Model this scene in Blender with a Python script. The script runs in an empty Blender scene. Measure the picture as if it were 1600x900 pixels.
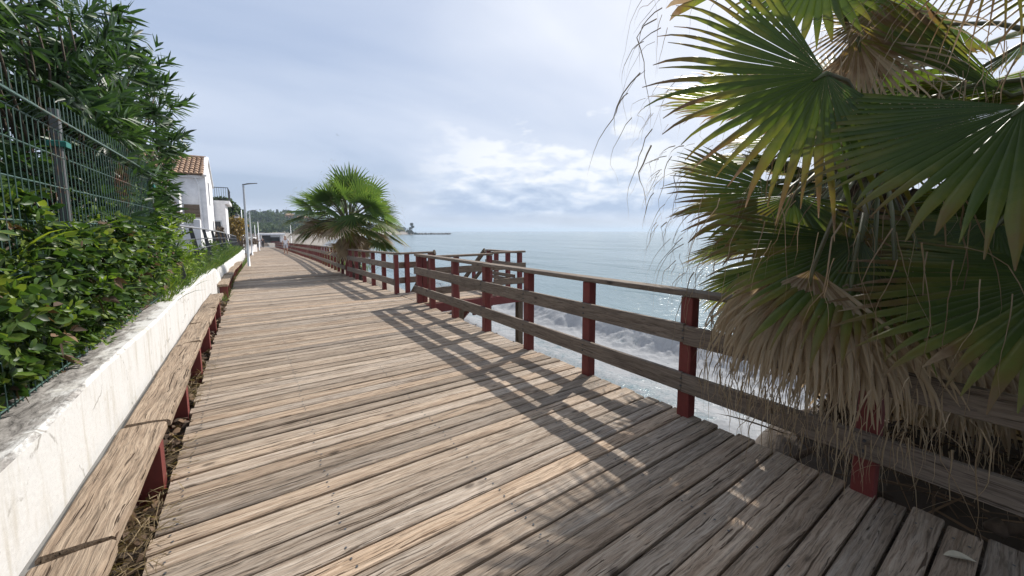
import bpy, math, random
import numpy as np
from mathutils import Vector
random.seed(7)
rng = np.random.default_rng(7)
R = math.radians
scene = bpy.context.scene
COL = scene.collection

# ------------------------------------------------------------------ helpers
def tag(o, label=None, cat=None, group=None, kind=None):
    if label: o['label'] = label
    if cat: o['category'] = cat
    if group: o['group'] = group
    if kind: o['kind'] = kind
    return o

def thing(name, label, cat, loc=(0, 0, 0), group=None):
    o = bpy.data.objects.new(name, None)
    o.empty_display_size = .2
    COL.objects.link(o)
    o.location = loc
    return tag(o, label, cat, group)

def link(name, me, mat=None, parent=None):
    o = bpy.data.objects.new(name, me)
    COL.objects.link(o)
    if mat is not None:
        me.materials.clear(); me.materials.append(mat)
    if parent is not None:
        o.parent = parent
        w = Vector((0, 0, 0)); p = parent
        while p is not None:
            w += p.location; p = p.parent
        o.location = -w          # meshes are written in world coordinates
    return o

def copy_tree(o, parent=None):
    c = o.copy(); COL.objects.link(c)
    if parent is not None: c.parent = parent
    for ch in list(o.children): copy_tree(ch, c)
    return c

class MB:
    def __init__(s): s.v = []; s.f = []; s.a = {}; s.n = 0
    def add(s, verts, faces, **attr):
        n = len(verts)
        s.v.extend([tuple(map(float, q)) for q in verts])
        s.f.extend([tuple(i + s.n for i in fc) for fc in faces])
        for k, val in attr.items():
            s.a.setdefault(k, {})
            for i in range(n):
                s.a[k][s.n + i] = val[i] if hasattr(val, '__len__') else val
        s.n += n
    def box(s, x0, x1, y0, y1, z0, z1, bev=0.0):
        if bev <= 0:
            s.add([(x0,y0,z0),(x1,y0,z0),(x1,y1,z0),(x0,y1,z0),(x0,y0,z1),(x1,y0,z1),(x1,y1,z1),(x0,y1,z1)],
                  [(3,2,1,0),(4,5,6,7),(0,1,5,4),(1,2,6,5),(2,3,7,6),(3,0,4,7)])
        else:
            b = bev
            s.add([(x0,y0,z0),(x1,y0,z0),(x1,y1,z0),(x0,y1,z0),(x0,y0,z1-b),(x1,y0,z1-b),(x1,y1,z1-b),(x0,y1,z1-b),
                   (x0+b,y0+b,z1),(x1-b,y0+b,z1),(x1-b,y1-b,z1),(x0+b,y1-b,z1)],
                  [(3,2,1,0),(8,9,10,11),(0,1,5,4),(1,2,6,5),(2,3,7,6),(3,0,4,7),(4,5,9,8),(5,6,10,9),(6,7,11,10),(7,4,8,11)])
    def bar(s, p, q, w, h, up=(0, 0, 1), roll=0.0, bev=.004):
        """rectangular timber from p to q, w across, h along 'up', chamfered"""
        p = Vector(p); q = Vector(q); d = (q - p).normalized()
        u = Vector(up); r = d.cross(u).normalized(); u = r.cross(d).normalized()
        if roll: r, u = r*math.cos(roll)+u*math.sin(roll), u*math.cos(roll)-r*math.sin(roll)
        a, b, c = w/2, h/2, min(bev, w*.3, h*.3)
        prof = [(-a+c,-b),(a-c,-b),(a,-b+c),(a,b-c),(a-c,b),(-a+c,b),(-a,b-c),(-a,-b+c)]
        vs = [e + r*x + u*y for e in (p, q) for x, y in prof]
        fs = [(i, (i+1) % 8, 8+(i+1) % 8, 8+i) for i in range(8)]
        fs += [tuple(range(7, -1, -1)), tuple(range(8, 16))]
        s.add(vs, fs)
    def tube(s, pts, rad, n=8, cap=True):
        pts = [Vector(p) for p in pts]
        rr = rad if hasattr(rad, '__len__') else [rad]*len(pts)
        prev = None; vs = []
        for i, p in enumerate(pts):
            d = (pts[min(i+1, len(pts)-1)] - pts[max(i-1, 0)]).normalized()
            if prev is None:
                a = Vector((0,0,1)) if abs(d.z) < .9 else Vector((1,0,0))
                r = d.cross(a).normalized()
            else:
                r = (prev - d*prev.dot(d)).normalized()
            prev = r; u = d.cross(r)
            for k in range(n):
                t = 2*math.pi*k/n
                vs.append(p + (r*math.cos(t) + u*math.sin(t))*rr[i])
        fs = []
        for i in range(len(pts)-1):
            for k in range(n):
                fs.append((i*n+k, i*n+(k+1) % n, (i+1)*n+(k+1) % n, (i+1)*n+k))
        if cap:
            fs += [tuple(range(n-1, -1, -1)), tuple((len(pts)-1)*n+k for k in range(n))]
        s.add(vs, fs)
    def lathe(s, c, prof, n=14):
        vs = []
        for r, z in prof:
            for k in range(n):
                t = 2*math.pi*k/n
                vs.append((c[0]+r*math.cos(t), c[1]+r*math.sin(t), c[2]+z))
        fs = [(i*n+k, i*n+(k+1) % n, (i+1)*n+(k+1) % n, (i+1)*n+k) for i in range(len(prof)-1) for k in range(n)]
        fs += [tuple(range(n-1, -1, -1)), tuple((len(prof)-1)*n+k for k in range(n))]
        s.add(vs, fs)
    def build(s, name, mat, parent=None, smooth=False):
        me = bpy.data.meshes.new(name)
        me.from_pydata(s.v, [], s.f)
        for k, dct in s.a.items():
            at = me.attributes.new(k, 'FLOAT', 'POINT')
            arr = np.zeros(len(s.v), np.float32)
            for i, val in dct.items(): arr[i] = val
            at.data.foreach_set('value', arr)
        if smooth: me.polygons.foreach_set('use_smooth', [True]*len(me.polygons))
        me.update()
        return link(name, me, mat, parent)

def np_mesh(name, V, Fq, mat, parent=None, smooth=False, attrs=None):
    """V (n,3), Fq list of (k,m) int arrays"""
    me = bpy.data.meshes.new(name)
    V = np.asarray(V, np.float32)
    me.vertices.add(len(V)); me.vertices.foreach_set('co', V.ravel())
    loops = np.concatenate([f.ravel() for f in Fq]).astype(np.int32)
    tot = np.concatenate([np.full(len(f), f.shape[1], np.int32) for f in Fq])
    st = np.concatenate([[0], np.cumsum(tot)[:-1]]).astype(np.int32)
    me.loops.add(len(loops)); me.loops.foreach_set('vertex_index', loops)
    me.polygons.add(len(tot)); me.polygons.foreach_set('loop_start', st); me.polygons.foreach_set('loop_total', tot)
    if smooth: me.polygons.foreach_set('use_smooth', np.ones(len(tot), bool))
    for k, val in (attrs or {}).items():
        at = me.attributes.new(k, 'FLOAT', 'POINT'); at.data.foreach_set('value', np.asarray(val, np.float32))
    me.update(calc_edges=True); me.validate()
    return link(name, me, mat, parent)

def norm(a): return a/np.maximum(np.linalg.norm(a, axis=-1, keepdims=True), 1e-9)

def vnoise(x, y, seed=0):
    xi = np.floor(x).astype(int); yi = np.floor(y).astype(int); xf = x-xi; yf = y-yi
    def h(i, j):
        k = (i*374761393 + j*668265263 + seed*974634777) & 0x7fffffff
        k = ((k ^ (k >> 13))*1274126177) & 0x7fffffff
        return ((k ^ (k >> 16)) & 0xffff)/65535.
    u = xf*xf*(3-2*xf); v = yf*yf*(3-2*yf)
    return (h(xi,yi)*(1-u)+h(xi+1,yi)*u)*(1-v) + (h(xi,yi+1)*(1-u)+h(xi+1,yi+1)*u)*v
def fbm(x, y, o=4, seed=0):
    r = 0; a = .5
    for i in range(o):
        r = r + a*vnoise(x*2**i, y*2**i, seed+i); a *= .5
    return r

# ------------------------------------------------------------------ materials
def new_mat(name):
    m = bpy.data.materials.new(name); m.use_nodes = True
    nt = m.node_tree; nt.nodes.clear()
    out = nt.nodes.new('ShaderNodeOutputMaterial')
    b = nt.nodes.new('ShaderNodeBsdfPrincipled')
    nt.links.new(b.outputs[0], out.inputs[0])
    return m, nt, b, out
def N(nt, t, **k):
    n = nt.nodes.new('ShaderNode'+t)
    for a, v in k.items(): setattr(n, a, v)
    return n
def ins(nt, node, **k):
    for a, v in k.items():
        s = node.inputs[a.replace('_', ' ')] if isinstance(a, str) else node.inputs[a]
        if isinstance(v, bpy.types.NodeSocket): nt.links.new(v, s)
        else: s.default_value = v
def math_(nt, op, a, b=None, c=None, clamp=False):
    n = N(nt, 'Math', operation=op); n.use_clamp = clamp
    for i, v in enumerate((a, b, c)):
        if v is None: continue
        if isinstance(v, bpy.types.NodeSocket): nt.links.new(v, n.inputs[i])
        else: n.inputs[i].default_value = v
    return n.outputs[0]
def ramp(nt, fac, stops, interp='LINEAR'):
    n = N(nt, 'ValToRGB'); cr = n.color_ramp; cr.interpolation = interp
    while len(cr.elements) < len(stops): cr.elements.new(.5)
    for e, (p, c) in zip(cr.elements, stops):
        e.position = p; e.color = (c, c, c, 1) if not hasattr(c, '__len__') else (*c, 1)
    nt.links.new(fac, n.inputs[0]); return n.outputs[0]
def mixc(nt, fac, a, b, mode='MIX'):
    n = N(nt, 'Mix', data_type='RGBA', blend_type=mode)
    for s, v in ((n.inputs[0], fac), (n.inputs[6], a), (n.inputs[7], b)):
        if isinstance(v, bpy.types.NodeSocket): nt.links.new(v, s)
        else: s.default_value = v if not hasattr(v, '__len__') else ((*v, 1) if len(v) == 3 else v)
    return n.outputs[2]
def noise(nt, vec, scale, detail=4, rough=.55, dist=0):
    n = N(nt, 'TexNoise'); n.inputs['Scale'].default_value = scale; n.inputs['Detail'].default_value = detail
    n.inputs['Roughness'].default_value = rough; n.inputs['Distortion'].default_value = dist
    if vec is not None: nt.links.new(vec, n.inputs['Vector'])
    return n.outputs[0]
def objvec(nt, scale=(1,1,1), island=0.0):
    tc = N(nt, 'TexCoord'); v = tc.outputs['Object']
    if island:
        g = N(nt, 'NewGeometry')
        m = N(nt, 'VectorMath', operation='SCALE'); m.inputs[0].default_value = (13.7, 7.3, 5.1)
        s = math_(nt, 'MULTIPLY', g.outputs['Random Per Island'], island); nt.links.new(s, m.inputs['Scale'])
        ad = N(nt, 'VectorMath', operation='ADD'); nt.links.new(v, ad.inputs[0]); nt.links.new(m.outputs[0], ad.inputs[1]); v = ad.outputs[0]
    mp = N(nt, 'Mapping'); mp.inputs['Scale'].default_value = scale
    nt.links.new(v, mp.inputs[0]); return mp.outputs[0]
def bump(nt, b, h, strength=.3, dist=.01):
    n = N(nt, 'Bump'); n.inputs['Strength'].default_value = strength; n.inputs['Distance'].default_value = dist
    nt.links.new(h, n.inputs['Height']); nt.links.new(n.outputs[0], b.inputs['Normal'])

def wood(name, axis, dark, mid, light, crack=.5, var=.5, knots=True, bumpS=.5, stain=.5):
    m, nt, b, out = new_mat(name)
    def sc(l, a): return tuple(l if i == 'xyz'.index(axis) else a for i in range(3))
    wn = N(nt, 'TexNoise'); wn.inputs['Scale'].default_value = 1; wn.inputs['Detail'].default_value = 3
    nt.links.new(objvec(nt, sc(2.4, 9), 9), wn.inputs['Vector'])
    off = N(nt, 'VectorMath', operation='MULTIPLY_ADD'); nt.links.new(wn.outputs['Color'], off.inputs[0]); off.inputs[1].default_value = sc(0.0, .055); nt.links.new(objvec(nt, (1, 1, 1), 9), off.inputs[2])
    def wv(scale):
        mp = N(nt, 'Mapping'); mp.inputs['Scale'].default_value = scale; nt.links.new(off.outputs[0], mp.inputs[0]); return mp.outputs[0]
    g1 = noise(nt, wv(sc(2.0, 46)), 1, 8, .68, .5)
    g2 = noise(nt, wv(sc(5.0, 130)), 1, 3, .65, .3)
    g3 = noise(nt, objvec(nt, sc(.9, 4.5), 9), 1, 5, .65, .5)
    c = ramp(nt, g1, [(.24, dark), (.42, mid), (.56, tuple(a*.5+b_*.5 for a, b_ in zip(mid, light))), (.74, light)])
    fine = ramp(nt, g2, [(.35, .56), (.48, .98), (.64, 1.16)])
    c = mixc(nt, 1, c, fine, 'MULTIPLY')
    rnd = N(nt, 'NewGeometry').outputs['Random Per Island']
    v = ramp(nt, rnd, [(0, 1-.48*var), (.3, 1-.2*var), (.65, 1.0), (1, 1+.25*var)])
    c = mixc(nt, 1, c, v, 'MULTIPLY')
    rnd2 = math_(nt, 'FRACT', math_(nt, 'MULTIPLY', rnd, 17.3))
    tint = ramp(nt, rnd2, [(0, (1.1, .97, .84)), (.5, (1, 1, 1)), (1, (.93, .98, 1.06))])
    c = mixc(nt, .8*var, c, mixc(nt, 1, c, tint, 'MULTIPLY'))
    st = ramp(nt, g3, [(.30, .42), (.45, .92), (.7, 1.1)])
    c = mixc(nt, stain, c, mixc(nt, 1, c, st, 'MULTIPLY'))
    h = math_(nt, 'ADD', math_(nt, 'MULTIPLY', g1, .8), math_(nt, 'MULTIPLY', g2, .35))
    # drying cracks
    ck = noise(nt, wv(sc(.9, 70)), 1, 2, .5, .2)
    ckm = ramp(nt, ck, [(.315, 0), (.345, 1)])
    c = mixc(nt, crack, c, mixc(nt, 1, c, mixc(nt, ckm, (.2, .16, .13), (1, 1, 1)), 'MULTIPLY'))
    h = math_(nt, 'ADD', h, math_(nt, 'MULTIPLY', ckm, .5))
    if knots:
        vo = N(nt, 'TexVoronoi'); vo.inputs['Scale'].default_value = 1; vo.inputs['Randomness'].default_value = 1
        nt.links.new(wv(sc(3.0, 6.6)), vo.inputs['Vector'])
        km = ramp(nt, vo.outputs['Distance'], [(.05, 1), (.085, .85), (.12, .3), (.19, 0)])
        sx = N(nt, 'SeparateColor'); nt.links.new(vo.outputs['Color'], sx.inputs[0]); km = math_(nt, 'MULTIPLY', km, math_(nt, 'GREATER_THAN', sx.outputs[0], .3))
        c = mixc(nt, math_(nt, 'MULTIPLY', km, .75), c, tuple(x*.38 for x in dark))
        h = math_(nt, 'ADD', h, math_(nt, 'MULTIPLY', km, .25))
    nt.links.new(c, b.inputs['Base Color'])
    ins(nt, b, Roughness=.78)
    b.inputs['Specular IOR Level'].default_value = .25
    bump(nt, b, h, min(1, bumpS*1.6), .014)
    return m

M = {}
M['deck'] = wood('deck_timber', 'x', (.12, .08, .056), (.315, .24, .175), (.52, .437, .35), .9, .75)
M['rail_y'] = wood('rail_timber_y', 'y', (.10, .078, .062), (.19, .155, .125), (.27, .23, .19), .6, .4)
M['rail_x'] = wood('rail_timber_x', 'x', (.10, .07, .05), (.18, .135, .10), (.26, .21, .165), .6, .4)
M['rail_z'] = wood('pile_timber', 'z', (.06, .045, .03), (.12, .09, .06), (.18, .14, .10), .6, .4)
M['beam'] = wood('kerb_timber', 'y', (.10, .075, .058), (.26, .205, .155), (.44, .37, .295), 1.0, .8, True, 1.0, 1.0)

def paint(name, col, rough=.5, wear=.3, wearcol=None, scale=8, stretch=(1,1,1), bs=.15, metal=0):
    m, nt, b, out = new_mat(name)
    n1 = noise(nt, objvec(nt, stretch, 3), scale, 6, .65)
    n2 = noise(nt, objvec(nt, (1,1,1), 3), scale*6, 4, .6)
    wc = wearcol or tuple(x*.45 for x in col)
    f = ramp(nt, n1, [(.42, 0), (.72, wear)])
    c = mixc(nt, f, col, wc)
    c = mixc(nt, 1, c, ramp(nt, n2, [(.3, .86), (.7, 1.1)]), 'MULTIPLY')
    nt.links.new(c, b.inputs['Base Color']); ins(nt, b, Roughness=rough, Metallic=metal)
    bump(nt, b, n2, bs, .004)
    return m
M['red'] = paint('red_paint', (.175, .030, .026), .55, .6, (.10, .018, .016), 4, (1, 1, .35), .3)
M['galv'] = paint('galvanised_steel', (.50, .52, .54), .42, .4, (.36, .37, .38), 3, (1, 1, .3), .05, .3)
M['lamp_head'] = paint('grey_lamp_paint', (.14, .145, .15), .5, .3)
M['dark_metal'] = paint('dark_grey_metal', (.055, .06, .068), .5, .5, (.10, .10, .10), 5)
M['hand_rail'] = paint('grey_tube', (.27, .28, .30), .4, .4, (.3, .3, .3), 5)
M['black'] = paint('black_iron', (.02, .02, .022), .5, .3)
M['clip'] = paint('teal_clip', (.02, .17, .14), .45, .3)
M['render'] = paint('white_render', (.80, .79, .79), .8, .12, (.56, .54, .51), .5, (1, 1, .4), .06)
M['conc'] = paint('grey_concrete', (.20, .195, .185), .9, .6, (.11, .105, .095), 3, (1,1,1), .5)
M['terracotta_tile'] = paint('terracotta', (.40, .26, .165), .85, .95, (.15, .085, .055), 5, (1, 1, 1), .3)
M['cloth_white'] = paint('white_cloth', (.72, .71, .74), .9, .2)
M['cloth_grey'] = paint('pale_grey_cloth', (.5, .5, .54), .9, .2)
M['cloth_dark'] = paint('dark_cloth', (.03, .025, .028), .9, .2)
M['skin'] = paint('skin', (.42, .25, .18), .6, .2)
M['hair'] = paint('grey_hair', (.45, .43, .42), .8, .3)
M['hair_dark'] = paint('dark_hair', (.03, .022, .018), .7, .3)
M['rock'] = paint('shore_rock', (.16, .135, .12), .85, .8, (.07, .06, .055), 5, (1,1,1), .8)

def glass():
    m, nt, b, out = new_mat('window_glass')
    ins(nt, b, Roughness=.06); b.inputs['Base Color'].default_value = (.02, .025, .03, 1)
    return m
M['glass'] = glass()

def wire():
    m, nt, b, out = new_mat('green_fence_wire')
    n = noise(nt, objvec(nt), 1.6, 4, .6)
    n2 = noise(nt, objvec(nt), 30, 3, .6)
    f = ramp(nt, math_(nt, 'ADD', math_(nt, 'MULTIPLY', n, .7), math_(nt, 'MULTIPLY', n2, .3)), [(.56, 0), (.62, 1)])
    c = mixc(nt, f, (.045, .10, .085), (.15, .075, .045))
    nt.links.new(c, b.inputs['Base Color']); ins(nt, b, Roughness=.55)
    return m
M['wire'] = wire()

def wallmat():
    m, nt, b, out = new_mat('white_wall_paint')
    v = objvec(nt); tc = N(nt, 'TexCoord'); sep = N(nt, 'SeparateXYZ'); nt.links.new(tc.outputs['Object'], sep.inputs[0])
    geo = N(nt, 'NewGeometry'); sn = N(nt, 'SeparateXYZ'); nt.links.new(geo.outputs['True Normal'], sn.inputs[0])
    streak = noise(nt, objvec(nt, (1.5, 5, .7)), 2.2, 6, .65)
    fine = noise(nt, v, 40, 5, .65)
    c = mixc(nt, ramp(nt, streak, [(.50, 0), (.70, .7)]), (.64, .635, .62), (.43, .39, .315))
    bl = noise(nt, v, 6, 5, .7)
    c = mixc(nt, ramp(nt, bl, [(.62, 0), (.70, .6)]), c, (.42, .38, .30))
    vc = N(nt, 'TexVoronoi', feature='DISTANCE_TO_EDGE'); vc.inputs['Scale'].default_value = 1.3; vw = N(nt, 'VectorMath', operation='MULTIPLY_ADD')
    vn = N(nt, 'TexNoise'); vn.inputs['Scale'].default_value = 5; vn.inputs['Detail'].default_value = 4; nt.links.new(v, vn.inputs['Vector']); nt.links.new(vn.outputs['Color'], vw.inputs[0]); vw.inputs[1].default_value = (.22, .22, .22); nt.links.new(v, vw.inputs[2]); nt.links.new(vw.outputs[0], vc.inputs['Vector'])
    crk = math_(nt, 'MULTIPLY', ramp(nt, vc.outputs['Distance'], [(.003, .75), (.010, 0)]), ramp(nt, bl, [(.45, 0), (.55, 1)]))
    c = mixc(nt, crk, c, (.22, .20, .17))
    # worn, lichen-grey coping: bare render on the top, thickest near the fence end
    wv = N(nt, 'TexNoise'); wv.inputs['Scale'].default_value = 5; wv.inputs['Detail'].default_value = 8; wv.inputs['Roughness'].default_value = .75
    nt.links.new(objvec(nt, (2.2, .8, 1)), wv.inputs['Vector'])
    yy = math_(nt, 'MULTIPLY', sep.outputs[1], -.042)
    xx = math_(nt, 'MULTIPLY', math_(nt, 'ADD', sep.outputs[0], .80), -1.6)
    w = math_(nt, 'ADD', math_(nt, 'ADD', wv.outputs[0], yy), xx)
    w = ramp(nt, w, [(.30, 0), (.42, 1)])
    top = math_(nt, 'GREATER_THAN', sn.outputs[2], .5)
    grey = mixc(nt, ramp(nt, noise(nt, objvec(nt, (4, 1.4, 1)), 6, 8, .78, .8), [(.36, 0), (.62, 1)]), (.045, .04, .036), (.42, .395, .37))
    c = mixc(nt, math_(nt, 'MULTIPLY', w, top), c, grey)
    c = mixc(nt, 1, c, ramp(nt, fine, [(.3, .93), (.7, 1.04)]), 'MULTIPLY')
    nt.links.new(c, b.inputs['Base Color']); ins(nt, b, Roughness=.85)
    bump(nt, b, math_(nt, 'ADD', fine, math_(nt, 'MULTIPLY', bl, 2)), .25, .006)
    return m
M['wall'] = wallmat()

def leafmat(name, cols, trans=.35, rough=.45, var_scale=2.0, tr_col=None, spec=.5):
    """cols: ramp over a per-leaf random value"""
    m, nt, b, out = new_mat(name)
    rnd = N(nt, 'NewGeometry').outputs['Random Per Island']
    n = noise(nt, objvec(nt), var_scale, 3, .6)
    f = math_(nt, 'ADD', math_(nt, 'MULTIPLY', rnd, .75), math_(nt, 'MULTIPLY', math_(nt, 'SUBTRACT', n, .5), .9), clamp=True)
    c = ramp(nt, f, cols)
    nt.links.new(c, b.inputs['Base Color']); ins(nt, b, Roughness=rough)
    b.inputs['Specular IOR Level'].default_value = spec
    t = N(nt, 'BsdfTranslucent'); nt.links.new(mixc(nt, 1, c, tr_col or (1.9, 2.0, .9), 'MULTIPLY'), t.inputs[0])
    mx = N(nt, 'MixShader'); mx.inputs[0].default_value = trans
    nt.links.new(b.outputs[0], mx.inputs[1]); nt.links.new(t.outputs[0], mx.inputs[2]); nt.links.new(mx.outputs[0], out.inputs[0])
    return m
M['oleander'] = leafmat('oleander_leaves', [(0, (.018, .04, .016)), (.35, (.035, .075, .028)), (.62, (.06, .115, .044)), (.9, (.10, .17, .05)), (1, (.15, .14, .06))], .25, .42, 2.0, None, .4)
M['hedge'] = leafmat('hedge_leaves', [(0, (.020, .042, .014)), (.35, (.048, .098, .026)), (.64, (.10, .165, .036)), (.86, (.23, .27, .055)), (.97, (.28, .19, .10))], .28, .42, 2.2, None, .3)
M['limeshrub'] = leafmat('lime_leaves', [(0, (.04, .085, .015)), (.35, (.11, .18, .022)), (.75, (.23, .31, .035)), (1, (.32, .30, .06))], .35, .45)
M['grass'] = leafmat('grass_blades', [(0, (.035, .075, .015)), (.45, (.08, .14, .028)), (.75, (.15, .18, .045)), (1, (.26, .22, .10))], .35, .6, 1.2)
M['drygrass'] = leafmat('dry_straw', [(0, (.16, .115, .065)), (.5, (.30, .225, .13)), (1, (.42, .33, .20))], .2, .8)
M['drylitter'] = leafmat('dry_litter', [(0, (.05, .032, .02)), (.5, (.12, .075, .045)), (.8, (.24, .15, .085)), (1, (.36, .25, .15))], .1, .8)
M['bougain'] = leafmat('withered_creeper', [(0, (.06, .04, .03)), (.5, (.12, .075, .06)), (.8, (.10, .09, .045)), (1, (.22, .13, .12))], .2, .7)
M['autumn'] = leafmat('ochre_leaves', [(0, (.12, .09, .02)), (.5, (.24, .15, .03)), (1, (.33, .22, .05))], .3, .6)
M['tree_far'] = leafmat('far_tree_leaves', [(0, (.03, .055, .025)), (.5, (.065, .10, .04)), (.8, (.11, .14, .06)), (1, (.16, .165, .085))], .25, .8, .12)
M['pine_far'] = leafmat('pine_needles', [(0, (.015, .028, .018)), (.6, (.03, .05, .028)), (1, (.05, .07, .035))], .1, .8, .2)
M['bark'] = paint('grey_brown_bark', (.13, .10, .075), .9, .8, (.06, .045, .035), 6, (1, 1, .3), .6)

def palmmat(nm='fan_palm_blade', g1=(.046, .080, .022), g2=(.072, .112, .024), g3=(.15, .165, .04)):
    m, nt, b, out = new_mat(nm)
    al = N(nt, 'Attribute', attribute_name='along').outputs['Fac']
    ag = N(nt, 'Attribute', attribute_name='age').outputs['Fac']
    rnd = N(nt, 'NewGeometry').outputs['Random Per Island']
    n = noise(nt, objvec(nt), 9, 4, .6)
    f = math_(nt, 'ADD', math_(nt, 'ADD', math_(nt, 'MULTIPLY', al, .62), ag),
              math_(nt, 'ADD', math_(nt, 'MULTIPLY', math_(nt, 'SUBTRACT', rnd, .5), .22), math_(nt, 'MULTIPLY', math_(nt, 'SUBTRACT', n, .5), .35)), clamp=True)
    c = ramp(nt, f, [(0, g1), (.30, g2), (.44, g3), (.55, (.17, .135, .035)), (.63, (.19, .115, .055)), (.72, (.32, .235, .14)), (1, (.52, .42, .28))])
    nt.links.new(c, b.inputs['Base Color'])
    ins(nt, b, Roughness=.4); b.inputs['Specular IOR Level'].default_value = .4
    t = N(nt, 'BsdfTranslucent'); nt.links.new(mixc(nt, 1, c, ramp(nt, f, [(.45, (1.7, 1.65, .85)), (.66, (1.1, 1.02, .95))]), 'MULTIPLY'), t.inputs[0])
    mx = N(nt, 'MixShader'); mx.inputs[0].default_value = .46
    nt.links.new(b.outputs[0], mx.inputs[1]); nt.links.new(t.outputs[0], mx.inputs[2]); nt.links.new(mx.outputs[0], out.inputs[0])
    return m
M['palm'] = palmmat(); M['palm_backlit'] = palmmat('bright_palm_blade', (.07, .128, .036), (.10, .165, .042), (.15, .175, .045))  # second is a brighter copy: backlight on the free-standing palm put into colour
M['petiole'] = paint('palm_petiole', (.085, .10, .035), .5, .8, (.13, .075, .04), 4)
M['palm_trunk'] = paint('palm_trunk_fibre', (.115, .08, .055), .95, .9, (.04, .028, .02), 7, (1, 1, .4), 1)

# ------------------------------------------------------------------ camera, sun, sky
cam = bpy.data.cameras.new('camera'); co = bpy.data.objects.new('camera', cam); COL.objects.link(co)
cam.sensor_width = 36; cam.lens = 36*590/1600; cam.shift_y = -29/1600
cam.clip_end = 60000; cam.clip_start = .05
co.location = (0, 0, 1.5); co.rotation_euler = (R(90-5.807), 0, R(-34.658))
scene.camera = co

SUN = Vector((1, .40, math.tan(R(43))*1.077)).normalized()
sl = bpy.data.lights.new('sun', 'SUN'); so = bpy.data.objects.new('sun', sl); COL.objects.link(so)
sl.energy = 4.9; sl.angle = R(.6); sl.color = (1, .95, .88)
so.rotation_euler = SUN.to_track_quat('Z', 'Y').to_euler()

w = bpy.data.worlds.new('World'); scene.world = w; w.use_nodes = True
nt = w.node_tree; nt.nodes.clear()
wo = N(nt, 'OutputWorld'); bg = N(nt, 'Background'); bg.inputs[1].default_value = .1
nt.links.new(bg.outputs[0], wo.inputs[0])
sky = N(nt, 'TexSky', sky_type='NISHITA'); sky.sun_disc = False
sky.sun_elevation = R(43); sky.sun_rotation = math.atan2(1, .40); sky.air_density = 1.2; sky.dust_density = 2.5
tc = N(nt, 'TexCoord'); dirv = tc.outputs['Generated']
sep = N(nt, 'SeparateXYZ'); nt.links.new(dirv, sep.inputs[0])
zz = math_(nt, 'MAXIMUM', sep.outputs[2], 0.0)
den = math_(nt, 'ADD', zz, .16)
cmb = N(nt, 'CombineXYZ')
nt.links.new(math_(nt, 'DIVIDE', sep.outputs[0], den), cmb.inputs[0]); nt.links.new(math_(nt, 'DIVIDE', sep.outputs[1], den), cmb.inputs[1])
mp = N(nt, 'Mapping'); mp.inputs['Rotation'].default_value = (0, 0, R(-35)); mp.inputs['Scale'].default_value = (.55, 1.1, 1)
nt.links.new(cmb.outputs[0], mp.inputs[0])
hi = noise(nt, mp.outputs[0], 1.0, 6, .5, .4)
hi2 = noise(nt, mp.outputs[0], .42, 3, .5, .3)
dp = N(nt, 'VectorMath', operation='DOT_PRODUCT'); nt.links.new(dirv, dp.inputs[0]); dp.inputs[1].default_value = SUN
dot = math_(nt, 'MAXIMUM', dp.outputs['Value'], 0)
glow = math_(nt, 'POWER', dot, 5)
cf = math_(nt, 'ADD', math_(nt, 'MULTIPLY', hi, .62), math_(nt, 'MULTIPLY', hi2, .5))
cmask = ramp(nt, math_(nt, 'ADD', cf, math_(nt, 'MULTIPLY', glow, .12)), [(.40, .25), (.55, .62), (.70, .95)])
base_blue = (2.55, 3.45, 5.4)        # thin veil between the cloud streaks
low = ramp(nt, zz, [(0, (4.0, 5.1, 6.9)), (.09, (3.4, 4.6, 6.9)), (.30, (3.1, 4.3, 6.8)), (.8, (2.6, 3.7, 6.3))])
skyc = mixc(nt, .72, sky.outputs[0], low)
cloudc = mixc(nt, math_(nt, 'MULTIPLY', glow, 1.0, clamp=True), (6.7, 7.45, 8.9), (10.5, 10.6, 11.0))
c = mixc(nt, cmask, skyc, cloudc)
# low cumulus bank over the sea
azv = N(nt, 'VectorMath', operation='DOT_PRODUCT'); nt.links.new(dirv, azv.inputs[0])
A0 = R(43); azv.inputs[1].default_value = (math.sin(A0), math.cos(A0), 0)
mp2 = N(nt, 'Mapping'); mp2.inputs['Scale'].default_value = (5.0, 5.0, 13)
nt.links.new(dirv, mp2.inputs[0])
cn = noise(nt, mp2.outputs[0], 1.5, 7, .54, .2)
elev = sep.outputs[2]
topm = math_(nt, 'SUBTRACT', .235, elev)
bank = math_(nt, 'ADD', math_(nt, 'MULTIPLY', topm, 4.0), math_(nt, 'MULTIPLY', math_(nt, 'SUBTRACT', cn, .5), 2.1))
azm = ramp(nt, azv.outputs['Value'], [(.90, 0), (.965, 1)])
bm = math_(nt, 'MULTIPLY', ramp(nt, bank, [(.0, 0), (.22, 1)]), azm)
lowfade = ramp(nt, elev, [(.022, .0), (.055, 1)])
bm = math_(nt, 'MULTIPLY', math_(nt, 'MULTIPLY', bm, lowfade), .9)
cn2 = noise(nt, mp2.outputs[0], 2.6, 6, .52, .2)
shade = math_(nt, 'ADD', math_(nt, 'MULTIPLY', elev, 3.2), math_(nt, 'MULTIPLY', math_(nt, 'SUBTRACT', cn2, .5), 1.2))
bc = ramp(nt, shade, [(.10, (4.1, 5.2, 7.1)), (.34, (6.4, 7.3, 8.8)), (.54, (9.2, 9.5, 10.0))])
c = mixc(nt, bm, c, bc)
nt.links.new(c, bg.inputs[0])

vs = scene.view_settings
vs.view_transform = 'Standard'; vs.look = 'None'; vs.exposure = .10; vs.gamma = 1; vs.use_curve_mapping = False

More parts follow.
